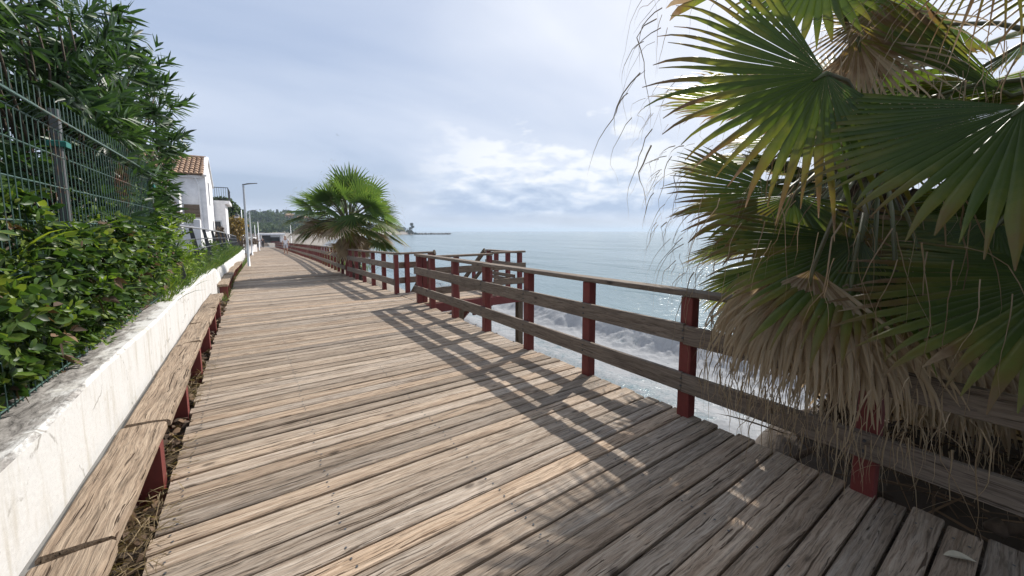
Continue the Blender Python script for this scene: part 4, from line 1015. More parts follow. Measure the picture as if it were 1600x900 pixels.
  ('B', (4.9, 1.2, 3.3), (0.1, 0.2, 1.0), 1.1, 85, -0.02, 0.7, 0.4, None, {}),
  ('B', (5.3, 1.5, 3.1), (0.6, 0.5, 0.6), 1.1, 85, -0.02, 0.7, 0.4, None, {}),
  ('B', (5.2, 0.3, 3.0), (0.5, -0.7, 0.5), 1.1, 85, -0.02, 0.7, 0.4, None, {}),
  ('A', (5.1, -0.6, 3.0), (0.9, -0.3, 0.4), 1.1, 85, -0.02, 0.7, 0.4, None, {}),
  ('A', (4.6, 0.6, 3.1), (0.3, 0.8, 0.4), 1.1, 85, -0.02, 0.7, 0.4, None, {}),
  ('A', (4.4, -0.2, 3.5), (0.0, 0.1, 1.0), 1.1, 85, -0.02, 0.7, 0.4, None, {}),
  ('A', (5.3, 0.2, 2.7), (0.9, 0.4, 0.1), 1.1, 85, -0.02, 0.7, 0.4, None, {}),
  ('A', (4.0, -1.1, 2.7), (-0.3, -0.9, 0.2), 1.1, 85, -0.02, 0.7, 0.4, None, {}),
  ('A', (4.9, -1.1, 2.8), (0.5, -0.8, 0.2), 1.1, 85, -0.02, 0.7, 0.4, None, {}),
  ('A', (3.6, -0.9, 3.0), (-0.8, -0.5, 0.3), 1.1, 85, -0.02, 0.7, 0.4, None, {}),
  ('B', (5.4, 1.3, 1.7), (0.9, 0.4, -0.4), 1.1, 85, -0.02, 0.7, 0.4, None, {}),
  ('B', (4.9, 1.9, 1.5), (0.15, 0.9, -0.5), 1.0, 85, -0.02, 0.7, 0.4, None, {}),
  ('B', (4.5, 1.8, 1.95), (-0.2, 0.95, -0.25), 1.0, 85, -0.02, 0.7, 0.4, None, {}),
  ('B', (5.2, 1.9, 1.9), (0.5, 0.8, -0.2), 1.0, 85, -0.02, 0.7, 0.4, None, {}),
  ('B', (5.0, 2.0, 1.1), (0.2, 0.7, -0.8), 0.9, 85, -0.02, 0.7, 0.4, None, {}),
  ('B', (4.4, 1.5, 1.2), (-0.3, 0.7, -0.7), 0.9, 85, -0.02, 0.7, 0.4, None, {}),
  ('B', (5.8, 1.6, 2.1), (1.0, 0.4, -0.1), 1.1, 85, -0.02, 0.7, 0.4, None, {}),
  ('B', (5.7, 0.5, 2.2), (1.0, -0.3, -0.1), 1.1, 85, -0.02, 0.7, 0.4, None, {}),
  ('A', (5.4, -0.9, 2.3), (1.0, -0.3, 0.0), 1.1, 85, -0.02, 0.7, 0.4, None, {}),
  ('A', (4.7, 0.7, 2.6), (0.3, 0.9, 0.1), 1.1, 85, -0.02, 0.7, 0.4, None, {}),
  ('A', (4.3, -1.4, 2.2), (0.0, -1.0, -0.1), 1.1, 85, -0.02, 0.7, 0.4, None, {}),
  ('A', (5.2, 0.3, 1.8), (0.8, 0.5, -0.4), 1.1, 85, -0.02, 0.7, 0.4, None, {}),
  ('A', (5.0, -1.0, 1.6), (0.6, -0.7, -0.5), 1.0, 85, -0.02, 0.7, 0.4, None, {}),
  ('B', (5.578579082626241, 1.506690777118679, 3.24864320662104), (0.8285790826262414, 0.606690777118679, -0.19726223556487418), 1.1, 90, -0.02, 0.6, 0.2, None, {'nseg': 26, 'K': 6}),
  ('B', (5.895939669137339, 1.4042198668434125, 2.8597979743909794), (1.1459396691373387, 0.5042198668434125, -0.32288656575795177), 1.1, 90, -0.02, 0.6, 0.2, None, {'nseg': 26, 'K': 6}),
  ('B', (4.935017812427685, 1.0841711045442974, 2.9703137550162997), (0.18501781242768534, 0.18417110454429741, -0.22333136274074464), 1.1, 90, -0.02, 0.6, 0.2, None, {'nseg': 26, 'K': 6}),
  ('B', (5.552083471738444, 1.0174350905457497, 3.100226151866951), (0.8020834717384444, 0.11743509054574963, 0.2616357401534225), 1.1, 90, -0.02, 0.6, 0.2, None, {'nseg': 26, 'K': 6}),
  ('B', (5.42206821798387, 1.6984470050870208, 2.0808506286281805), (0.6720682179838704, 0.7984470050870208, 0.16882630030913082), 1.1, 90, -0.02, 0.6, 0.2, None, {'nseg': 26, 'K': 6}),
  ('B', (6.037911452766765, 0.85091548027698, 2.9172392002695355), (1.2879114527667648, -0.04908451972301997, -0.008775691976727729), 1.1, 90, -0.02, 0.6, 0.2, None, {'nseg': 26, 'K': 6}),
  ('B', (6.141744220939129, 0.9100100094902223, 2.701952355806161), (1.3917442209391293, 0.010010009490222238, 0.2177192747660901), 1.1, 90, -0.02, 0.6, 0.2, None, {'nseg': 26, 'K': 6}),
  ('B', (5.730405135377736, 1.0091995299583252, 2.1064230103751655), (0.9804051353777359, 0.10919952995832516, 0.25784323290820044), 1.1, 90, -0.02, 0.6, 0.2, None, {'nseg': 26, 'K': 6}),
  ('B', (5.516328012438327, 1.6963261827822231, 2.184089282806176), (0.7663280124383274, 0.7963261827822231, 0.1685429765736448), 1.1, 90, -0.02, 0.6, 0.2, None, {'nseg': 26, 'K': 6}),
  ('A', (3.540472973072583, -1.2845348927108347, 4.054526350414237), (-0.2549598878403626, 0.01568254612454223, -0.1), 1.15, 90, -0.02, 0.6, 0.2, None, {'nseg': 26, 'K': 6}),  # from here on: unseen overhead fronds, added to darken the deck corner
  ('A', (3.850985106354763, -2.16604819194104, 3.8071451834250833), (0.007812352346883156, 0.5859537450399053, -0.1), 1.15, 90, -0.02, 0.6, 0.2, None, {'nseg': 26, 'K': 6}),
  ('A', (2.7164839493272024, -1.8870070328323651, 3.5544023224951036), (0.29543125498748424, 0.38687696508247815, -0.1), 1.15, 90, -0.02, 0.6, 0.2, None, {'nseg': 26, 'K': 6}),
  ('A', (2.596324773650646, -0.2918454611228709, 4.07885466867534), (0.04627605365414467, 0.23112540915714153, -0.1), 1.15, 90, -0.02, 0.6, 0.2, None, {'nseg': 26, 'K': 6}),
  ('A', (2.8622364188223735, -2.5647482681684286, 3.817028759702287), (-0.904718231729832, -0.6195834744041417, -0.1), 1.15, 90, -0.02, 0.6, 0.2, None, {'nseg': 26, 'K': 6}),
  ('A', (3.0564689314299938, -2.5293059153217468, 3.7783606767339704), (-0.2951502133493491, 0.6848542570370639, -0.1), 1.15, 90, -0.02, 0.6, 0.2, None, {'nseg': 26, 'K': 6}),
  ('A', (3.693985463957376, -1.0953144863899338, 3.7998638913240748), (0.05991925102458917, -0.08534023680088465, -0.1), 1.15, 90, -0.02, 0.6, 0.2, None, {'nseg': 26, 'K': 6}),
  ('A', (3.1397746692269375, -0.25550792891175167, 4.097414984993719), (0.34434487918857903, 0.4156192429958989, -0.1), 1.15, 90, -0.02, 0.6, 0.2, None, {'nseg': 26, 'K': 6}),
  ('A', (3.2251375991357647, -2.060285131221422, 3.673423968388521), (-0.8876424007041186, 0.532575772820814, -0.1), 1.15, 90, -0.02, 0.6, 0.2, None, {'nseg': 26, 'K': 6}),
  ('A', (3.4209195513125294, -0.6105284885792301, 3.7319081190235606), (0.5328678133117017, 0.6946195466056089, -0.1), 1.15, 90, -0.02, 0.6, 0.2, None, {'nseg': 26, 'K': 6}),
  ('A', (2.5012533552278122, -2.107164075385414, 4.046163156862509), (-0.24802035837813374, 0.9607178823485842, -0.1), 1.15, 90, -0.02, 0.6, 0.2, None, {'nseg': 26, 'K': 6}),
  ('A', (3.414076092582347, -2.42835989199081, 3.877672947340414), (0.2456173738826415, -0.4604488262997146, -0.1), 1.15, 90, -0.02, 0.6, 0.2, None, {'nseg': 26, 'K': 6}),
  ('A', (2.7004316562099913, -1.8184237801611325, 4.078445729956258), (0.2128648271900142, -0.7640166411608984, -0.1), 1.15, 90, -0.02, 0.6, 0.2, None, {'nseg': 26, 'K': 6}),
  ('A', (3.066692282454199, -2.362541173951743, 3.535936041764646), (0.2752344189503586, -0.6446437436032677, -0.1), 1.15, 90, -0.02, 0.6, 0.2, None, {'nseg': 26, 'K': 6}),
  ('A', (3.786378825703908, -1.5485515378725994, 3.6144106491742196), (0.17103074514296046, -0.7380658325667606, -0.1), 1.15, 90, -0.02, 0.6, 0.2, None, {'nseg': 26, 'K': 6}),
]
for p_, h_, ax_, R_, hf_, ag_, dr_, th_, tl_, kw_ in FR:
    par, cr = (palmB, BC) if p_ == 'B' else (palmA, AC)
    if tl_ is None:
        a_ = norm(np.array(ax_)); nr_ = np.cross(np.cross(a_, np.array([.05, .02, 1.])), a_)+rng.normal(size=3)*.1
    else: nr_ = face(h_, tl_)
    frond(par, cr, h_, ax_, nr_, R_, R(hf_), age=ag_, droop=dr_, threads=th_, **kw_)

# unseen palm behind the camera's right, added to darken the deck corner
palmShade = thing('fan_palm', 'unseen fan palm added beside the nearest planks to shade the deck', 'palm tree', (4.1, -3.0, -.2))
trunk(palmShade, (4.1, -3.0, -.6), (4.05, -2.95, 2.0), .21, .17)
random.seed(31)
for i in range(26):
    el = R([70, 45, 25, 8, -8][i % 5]); az = i*2.39996; d = np.array([math.cos(az)*math.cos(el), math.sin(az)*math.cos(el), math.sin(el)])
    hub = np.array([4.05, -2.95, 2.0])+d*1.25; ax = norm(d+np.array([0, 0, -.4]))
    frond(palmShade, (4.05, -2.95, 2.0), hub, ax, norm(d*.5+np.array([0, 0, .8])+rng.normal(size=3)*.15), 1.15, R(90), 24, age=0., K=6, threads=.2)

# ------------------------------------------------------------------ free-standing palm
PC = np.array([3.05, 15.1, 1.72])
palmC = thing('fan_palm', 'bushy green fan palm standing behind the railing beyond the platform', 'palm tree', (3.2, 15.1, -.4))
trunk(palmC, (3.25, 15.15, -.6), tuple(PC), .24, .19)
random.seed(21)
for i in range(70):
    el = R([78, 62, 50, 38, 30, 20, 12, 2, -10, -24][i % 10]+random.uniform(-6, 6)); az = i*2.39996+random.uniform(-.2, .2)
    d = np.array([math.cos(az)*math.cos(el), math.sin(az)*math.cos(el), math.sin(el)]); hz_ = np.array([math.cos(az), math.sin(az), 0])
    pl = random.uniform(1.0, 1.45)*(.95 if el > R(40) else 1.1)
    hub = PC+d*pl+np.array([0, 0, -.12*pl*math.cos(el)])
    ax = norm(d*.75+np.array([0, 0, -.05-.55*math.cos(el)**2])+rng.normal(size=3)*.08)
    nr = norm(hz_*.8+np.array([0, 0, .55])+rng.normal(size=3)*.3)
    old = el < R(8)
    if old and d[0] < -.15: el = R(3); d = np.array([math.cos(az)*math.cos(el), math.sin(az)*math.cos(el), math.sin(el)]); pl *= .9; hub = PC+d*pl
    frond(palmC, tuple(PC+d*.1), hub, ax, nr, random.uniform(.82, 1.06), R(random.uniform(75, 105)), 24, age=(-.24 if el > R(30) else (-.12 if not old else random.choice([-.12, -.05, .08, .3, .6]))), droop=.45, K=7, threads=.3, tlen=.2, petr=.016, fold=.3, cup=-.18, t0=.45, split=.55, mat='palm_backlit' if el > R(20) else 'palm')
for i in range(20):
    az = i*6.283/20+random.uniform(-.15, .15)
    d = np.array([math.cos(az), math.sin(az), 0])
    hub = PC+d*(random.uniform(.35, .6) if d[0] > -.3 else .12)+np.array([0, 0, random.uniform(-.8, -.25)])
    frond(palmC, tuple(PC+d*.12+np.array([0, 0, -.2])), hub, d*.5+np.array([0, 0, -1]), d*.6+np.array([0, 0, .5]), random.uniform(.6, .85), R(45), 18, age=random.choice([.5, .6, .3]), droop=1.0, K=6, threads=.3, name='dead_frond', fold=.6, tlen=.3)
# ------------------------------------------------------------------ sea air
def air():
    me = bpy.data.meshes.new('haze'); a = 12500; z0, z1 = -7.5, 34
    me.from_pydata([(-a,-a,z0),(a,-a,z0),(a,a,z0),(-a,a,z0),(-a,-a,z1),(a,-a,z1),(a,a,z1),(-a,a,z1)], [], [(3,2,1,0),(4,5,6,7),(0,1,5,4),(1,2,6,5),(2,3,7,6),(3,0,4,7)])
    m = bpy.data.materials.new('sea_air'); m.use_nodes = True; nt = m.node_tree; nt.nodes.clear()
    out = N(nt, 'OutputMaterial'); v = N(nt, 'VolumePrincipled'); v.inputs['Color'].default_value = (.72, .86, 1, 1); v.inputs['Density'].default_value = .0004; v.inputs['Anisotropy'].default_value = .2
    nt.links.new(v.outputs[0], out.inputs['Volume'])
    o = link('haze', me, m); tag(o, kind='stuff')
air()
# ------------------------------------------------------------------ street lamps and poles
def lamp(x, y, H_, label, arm=.5, name='street_lamp'):
    z = gz(y); t = thing(name, label, 'street lamp', (x, y, z), 'modern street lamps along the boardwalk')
    mb = MB(); mb.lathe((x, y, z-.05), [(.105, 0), (.105, .02), (.062, .03), (.058, 1.2), (.045, H_-.05), (.045, H_)], 12); mb.build('pole', M['galv'], t, True)
    mb = MB(); mb.bar((x-.045, y, z+H_-.03), (x+.20, y-.01, z+H_+.03), .05, .055); mb.build('arm', M['lamp_head'], t)
    mb = MB(); a = x+.14; b_ = x+arm+.10
    mb.add([(a, y-.05, z+H_-.0), (b_, y-.085, z+H_+.075), (b_, y+.085, z+H_+.075), (a, y+.05, z+H_-.0), (a, y-.05, z+H_+.055), (b_, y-.075, z+H_+.10), (b_, y+.075, z+H_+.10), (a, y+.05, z+H_+.055)],
           [(3,2,1,0),(4,5,6,7),(0,1,5,4),(1,2,6,5),(2,3,7,6),(3,0,4,7)]); mb.build('lamp_head', M['lamp_head'], t)
    return t
lamp(-.13, 23.8, 4.18, 'nearest grey street lamp, tall with a flat head over the boardwalk')
lamp(.08, 41, 3.95, 'second street lamp, just right of the nearest and about half as tall in view')
def pole(x, y, z0, z1, label, r=.05):
    t = thing('pole', label, 'pole', (x, y, z0)); mb = MB()
    mb.lathe((x, y, z0), [(r*1.8, 0), (r*1.8, .03), (r, .05), (r*.8, z1-z0-.06)], 10); s = mb.build('shaft', M['galv'], t, True)
    mb = MB(); mb.lathe((x, y, z1-.06), [(r*1.1, 0), (r*1.1, .04), (r*.4, .07)], 10); mb.build('pole_cap', M['lamp_head'], t, True)
pole(.90, 58, -1.0, 2.75, 'plain pale pole rising beside the low flat-roofed beach building')
pole(-.62, 50, -1.2, 3.85, 'tall white pole between the black lantern and the nearest street lamp', .06)
pole(.62, 66, -1.2, 2.45, 'short thin pole behind the white wall end in the distance')
pole(5.4, 70, -1.3, 2.5, 'grey pole on the beach behind the walker in white')
# lantern
t = thing('lantern_post', 'black lantern on an ornamental post beyond the white house', 'street lamp', (-.95, 46, -.76))
z = -.76; x, y = -.95, 46
mb = MB(); mb.lathe((x, y, z), [(.16, 0), (.16, .25), (.09, .32), (.06, .5), (.045, 1.4), (.06, 1.45), (.04, 1.55), (.035, 3.1), (.08, 3.15)], 10); mb.build('post', M['black'], t, True)
mb = MB(); mb.lathe((x, y, z+3.15), [(.11, 0), (.24, .55)], 6); mb.build('lantern_glass', M['cloth_white'], t)
mb = MB(); mb.lathe((x, y, z+3.70), [(.28, 0), (.30, .03), (.12, .22), (.04, .25), (.03, .38)], 6); mb.build('lantern_roof', M['black'], t)

# ------------------------------------------------------------------ white house
def arch_face(): pass
hs = thing('white_house', 'white two-storey house with a tiled roof and black balcony behind the guard rail', 'house', (-5, 33.5, 0))
X0, X1, Y0, Y1 = -9.0, -2.12, 31.0, 36.4; EV, RG = 5.05, 6.35; YR = 33.6
def wall_with_hole(mb, verts, hole): pass
mb = MB()
# body: south wall, gable wall with openings cut by building strips
def quad(mb, a, b, c, d): mb.add([a, b, c, d], [(0, 1, 2, 3)])
quad(mb, (X0, Y0, -1), (X1, Y0, -1), (X1, Y0, EV), (X0, Y0, EV))
quad(mb, (X1, Y1, -1), (X0, Y1, -1), (X0, Y1, EV-.15), (X1, Y1, EV-.15))
# gable (faces the sea) with window openings
ops = [(32.6, 33.55, 3.2, 4.75), (34.4, 35.4, .75, 2.2)]
ysp = [Y0, 32.6, 33.55, 34.4, 35.4, Y1]
def rooftop(y): return EV+(RG-EV)*(y-Y0)/(YR-Y0) if y < YR else RG-(RG-EV+.15)*(y-YR)/(Y1-YR)
ysp = sorted(set(ysp+[YR]))
for a, b_ in zip(ysp[:-1], ysp[1:]):
    o = [q for q in ops if q[0] <= a+.01 and q[1] >= b_-.01]
    if o:
        q = o[0]; quad(mb, (X1, a, -1), (X1, b_, -1), (X1, b_, q[2]), (X1, a, q[2])); quad(mb, (X1, a, q[3]), (X1, b_, q[3]), (X1, b_, rooftop(b_)), (X1, a, rooftop(a)))
        for s_ in (0, 1):
            yy_ = q[s_]; quad(mb, (X1, yy_, q[2]), (X1, yy_, q[3]), (X1-.22, yy_, q[3]), (X1-.22, yy_, q[2]))
        quad(mb, (X1, a, q[2]), (X1, b_, q[2]), (X1-.22, b_, q[2]), (X1-.22, a, q[2])); quad(mb, (X1, a, q[3]), (X1, b_, q[3]), (X1-.22, b_, q[3]), (X1-.22, a, q[3]))
    else: quad(mb, (X1, a, -1), (X1, b_, -1), (X1, b_, rooftop(b_)), (X1, a, rooftop(a)))
mb.build('wall', M['render'], hs)
for (a, b_, c_, d_) in ops:
    mb = MB()
    for p, q in (((a, c_), (a, d_)), ((b_, c_), (b_, d_)), ((a, c_), (b_, c_)), ((a, d_), (b_, d_)), (((a+b_)/2, c_), ((a+b_)/2, d_))):
        mb.bar((X1-.17, p[0], p[1]), (X1-.17, q[0], q[1]), .06, .06)
    wn = mb.build('window', M['dark_metal'], hs)
    mb = MB(); mb.box(X1-.20, X1-.185, a, b_, c_, d_); mb.build('pane', M['glass'], wn)
# roof of barrel tiles: rows of half-round covers running down the slope
rb = MB()
def tiles(y0, z0, y1, z1, xa, xb):
    nrow = int((xb-xa)/.24); sl_ = Vector((0, y1-y0, z1-z0)); L = sl_.length; d = sl_/L; nn = Vector((0, -d.z, d.y)); nn = nn if nn.z > 0 else -nn
    steps = int(L/.36)
    for r in range(nrow):
        x = xa+(r+.5)*(xb-xa)/nrow
        for k in range(steps):
            a = Vector((x, y0, z0))+d*(k*L/steps-.03); b_ = Vector((x, y0, z0))+d*((k+1)*L/steps); vs = []
            lift = random.uniform(0, .02)
            for e, rr, up in ((a, .125, .035), (b_, .10, .0)):
                for j in range(7):
                    th = math.pi*j/6
                    vs.append(e+Vector((1, 0, 0))*math.cos(th)*rr+nn*(math.sin(th)*rr*.9+up+lift))
            rb.add(vs, [(j, j+1, 8+j, 7+j) for j in range(6)]+[(0, 1, 2, 3, 4, 5, 6)])
    rb.add([(xa, y0, z0), (xb, y0, z0), (xb, y1, z1), (xa, y1, z1)], [(0, 1, 2, 3)])
tiles(Y0-.28, EV-.08, YR, RG+.02, X0, X1-.05)
tiles(Y1+.25, EV-.28, YR, RG+.02, X0, X1-.05)
rf = rb.build('roof', M['terracotta_tile'], hs)
mb = MB(); mb.tube([(X0, YR, RG+.10), (X1-.05, YR, RG+.10)], .12, 10); mb.build('ridge', M['terracotta_tile'], rf)
mb = MB(); mb.bar((X1-.02, Y0-.2, EV-.10), (X1-.02, YR, RG+.14), .22, .12); mb.bar((X1-.02, Y1+.2, EV-.33), (X1-.02, YR+.07, RG+.12), .22, .12); mb.build('verge', M['render'], hs)
mb = MB(); mb.box(X0, X1-.14, Y0-.14, Y0-.004, EV-.26, EV-.10); mb.build('cornice', M['render'], hs)
mb = MB(); mb.tube([(X1-.5, Y0-.06, EV-.2), (X1-.35, Y0-.06, EV-.7), (X1-.3, Y0-.06, 0)], .05, 8); mb.build('downpipe', M['render'], hs)
# shuttered stair opening and the pillar beside it
mb = MB(); mb.box(-3.25, -2.45, Y0-.05, Y0-.01, 2.35, 3.15)
sh = mb.build('shutter', M['rail_x'], hs)
mb = MB()
for k in range(7): mb.bar((-3.2, Y0-.07, 2.42+k*.105), (-2.5, Y0-.07, 2.42+k*.105), .03, .06)
mb.build('slat', M['rail_x'], sh)
mb = MB(); mb.box(-3.62, -3.30, Y0-1.4, Y0-.012, 0, 3.85); mb.build('pillar', M['render'], hs)
# lower wing with balcony
WX = -1.42
mb = MB(); mb.box(-5.0, WX, 36.45, 40.5, -1, 3.55); mb.build('side_wing', M['render'], hs)
mb = MB(); mb.box(-5.0, WX+.28, 36.42, 40.7, 3.555, 3.80); bl = mb.build('balcony', M['render'], hs)
mb = MB()
mb.bar((-3.2, 36.46, 4.78), (WX+.22, 36.46, 4.78), .05, .05); mb.bar((WX+.22, 36.46, 4.78), (WX+.22, 40.6, 4.78), .05, .05); mb.bar((-3.2, 36.46, 3.90), (WX+.22, 36.46, 3.90), .04, .04); mb.bar((WX+.22, 36.46, 3.90), (WX+.22, 40.6, 3.90), .04, .04)
for k in range(16): xx = -3.2+k*(WX+.22+3.2)/15; mb.bar((xx, 36.46, 3.8), (xx, 36.46, 4.78), .022, .022, up=(0, 1, 0))
for k in range(1, 24): yy_ = 36.46+k*.175; mb.bar((WX+.22, yy_, 3.8), (WX+.22, yy_, 4.78), .022, .022, up=(0, 1, 0))
mb.build('balustrade', M['black'], bl)
mb = MB(); mb.box(-2.3, -1.7, 36.40, 36.445, 1.2, 2.3); wn = mb.build('window', M['galv'], hs)
mb = MB(); mb.box(-2.22, -1.78, 36.39, 36.398, 1.28, 2.22); mb.build('pane', M['glass'], wn)

# terrace wall with pierced blocks, clipped hedge on top
tw = thing('terrace_wall', 'white terrace wall with a row of pierced scallop blocks under the clipped hedge', 'wall', (-3, 22, 0))
mb = MB(); mb.box(-6, -1.98, 22, 22.3, -.3, 1.52); mb.build('wall_body', M['render'], tw)
mb = MB()
for k in range(16):
    xc = -5.85+k*.25
    for s_ in (0, 1):
        pts = [(xc+.115*math.cos(a), 22.12, 1.53+s_*.13+.11*math.sin(a)) for a in np.linspace(0, math.pi, 7)]
        mb.tube(pts, .022, 5)
mb.box(-6, -1.98, 22.02, 22.28, 1.765, 1.83); mb.build('pierced_block', M['render'], tw)
mb = MB(); mb.box(-2.02, -1.80, 21.9, 22.35, -.3, 2.02, .02); mb.build('end_post', M['render'], tw)
mb = MB(); mb.box(-2.0, -1.85, 22.36, 30.8, -.5, 1.45); mb.build('side_wall', M['render'], tw)
ch = thing('clipped_hedge', 'neat lime-green clipped hedge on top of the white terrace wall', 'hedge', (-3.6, 22.2, 1.83))
n = 2600; cen = np.stack([rng.uniform(-6, -2.0, n), rng.uniform(21.9, 22.5, n), 1.85+rng.random(n)**.6*.40], 1); dr = norm(rng.normal(size=(n, 3))*.6+np.array([.2, -.5, .7]))
rosette_leaves('foliage', M['limeshrub'], cen, dr, 3, .075, .03, ch, 1, .1, .05)
mb = MB()
for k in range(20): mb.tube([(-5.9+k*.2, 22.2, 1.82), (-5.9+k*.2+.05, 22.2, 2.1)], [.012, .005], 5)
mb.build('stem', M['bark'], ch)
def shrub(name, label, els, mat, n, per, L, W, base, cat='bush', shell=.4, group=None):
    t = thing(name, label, cat, base, group); cen, dr = in_ellipsoids(n, els, shell); dr = norm(dr+np.array([.1, -.1, .4]))
    rosette_leaves('foliage', M[mat], cen, dr, per, L, W, t, 1.0, .3, L)
    branches('branch', M['bark'], t, base, cen[::max(1, n//14)], .03); return t
shrub('withered_creeper', 'brown withered creeper hanging over the wall left of the white house', [((-4.4, 28.6, 2.9), (1.1, .6, .95)), ((-3.6, 28.4, 2.3), (.55, .5, .6)), ((-5.2, 28.5, 2.2), (1, .6, 1.2))], 'bougain', 620, 7, .22, .07, (-4.4, 28.7, .6))
shrub('potted_bush', 'reddish dry bush at the foot of the white house below the balcony', [((-1.75, 33.5, 1.1), (.35, .9, .75))], 'bougain', 160, 7, .2, .07, (-1.75, 33.5, 0))
shrub('ochre_bush', 'rounded ochre-leaved bush just beyond the house balcony', [((-.95, 43, 1.9), (.85, 1.0, .95)), ((-1.4, 44, 1.3), (.8, 1, .8))], 'autumn', 420, 6, .25, .10, (-1.1, 43.3, -.6))
shrub('dark_bush', 'low purplish bush under the black lantern', [((-.9, 48, .55), (.9, 1.4, .45)), ((.1, 52, .35), (.8, 1.4, .4))], 'bougain', 260, 6, .22, .08, (-.8, 48, -.6))
def tree(name, label, x, y, z, h, els, mat, n, per, L, W, r=.15, group=None):
    t = thing(name, label, 'tree', (x, y, z), group); mb = MB()
    mb.tube([(x, y, z), (x+.05*h*.3, y, z+h*.4), (x-.02*h, y, z+h*.75)], [r, r*.7, r*.35], 8)
    for k in range(5):
        a = k*1.256+.3; mb.tube([(x, y, z+h*.4), (x+math.cos(a)*h*.13, y+math.sin(a)*h*.13, z+h*.6), (x+math.cos(a)*h*.22, y+math.sin(a)*h*.22, z+h*.8)], [r*.5, r*.3, r*.12], 6)
    mb.build('trunk', M['bark'], t, True)
    cen, dr = in_ellipsoids(n, [(tuple(np.array(c)*h+np.array([x, y, z])), tuple(np.array(q)*h)) for c, q in els], .5); dr = norm(dr+np.array([0, 0, .3]))
    rosette_leaves('crown', M[mat], cen, dr, per, L, W, t, 1.1, .2, L*.8); return t
CR = [((0, 0, .75), (.28, .28, .25)), ((.18, .05, .62), (.2, .2, .17)), ((-.2, .1, .6), (.2, .22, .18)), ((.02, -.2, .6), (.2, .18, .16))]
tree('garden_tree', 'dark green garden tree rising behind the house balcony', -2.6, 57, -.6, 6.2, CR, 'tree_far', 520, 7, .45, .22, .2)
tree('garden_tree', 'bushy tree behind the black lantern, lower than its neighbour', -4.6, 75, -.6, 7.2, CR, 'tree_far', 420, 7, .6, .3, .25)

# ------------------------------------------------------------------ far end of the walk: wall end, beach building, people, boat
t = thing('wall_end', 'plain white wall end closing the far left side of the boardwalk', 'wall', (.3, 52, -1))
mb = MB(); mb.bar((-.6, 51.5, -.4), (.50, 53.5, -.4), .25, 2.5, bev=.02); mb.build('wall_body', M['render'], t)
mb = MB(); mb.bar((-.62, 51.46, .875), (.53, 53.55, .875), .32, .05); mb.build('coping', M['conc'], t)
bh = thing('beach_building', 'low white flat-roofed beach building with an open front at the walk end', 'building', (3.4, 100, -1.6))
zb = -1.75
mb = MB(); mb.box(1.4, 6.4, 98, 103, zb+2.35, zb+2.75, .05); mb.build('roof', M['render'], bh)
mb = MB(); mb.box(5.5, 6.1, 98.3, 102.5, zb, zb+2.345); mb.build('wall', M['render'], bh)
mb = MB(); mb.box(1.7, 2.0, 98.4, 98.7, zb, zb+2.345); mb.build('pillar', M['render'], bh)
mb = MB(); mb.box(2.2, 5.5, 102.2, 102.5, zb, zb+2.345); mb.build('back_wall', M['conc'], bh)
mb = MB(); mb.box(3.7, 5.49, 98.5, 99.0, zb, zb+1.0); mb.build('counter', M['red'], bh)
mb = MB(); mb.box(3.7, 5.49, 98.45, 98.6, zb+1.9, zb+2.34); mb.build('awning', M['galv'], bh)
t = thing('paved_yard', None, None, (2, 95, -1.6)); t.name = 'paving'
mb = MB(); mb.box(-3, 8, 83.9, 112, gz(84)-.3, gz(84)-.03); o = mb.build('paving_slab', M['conc'], t); tag(t, kind='structure')

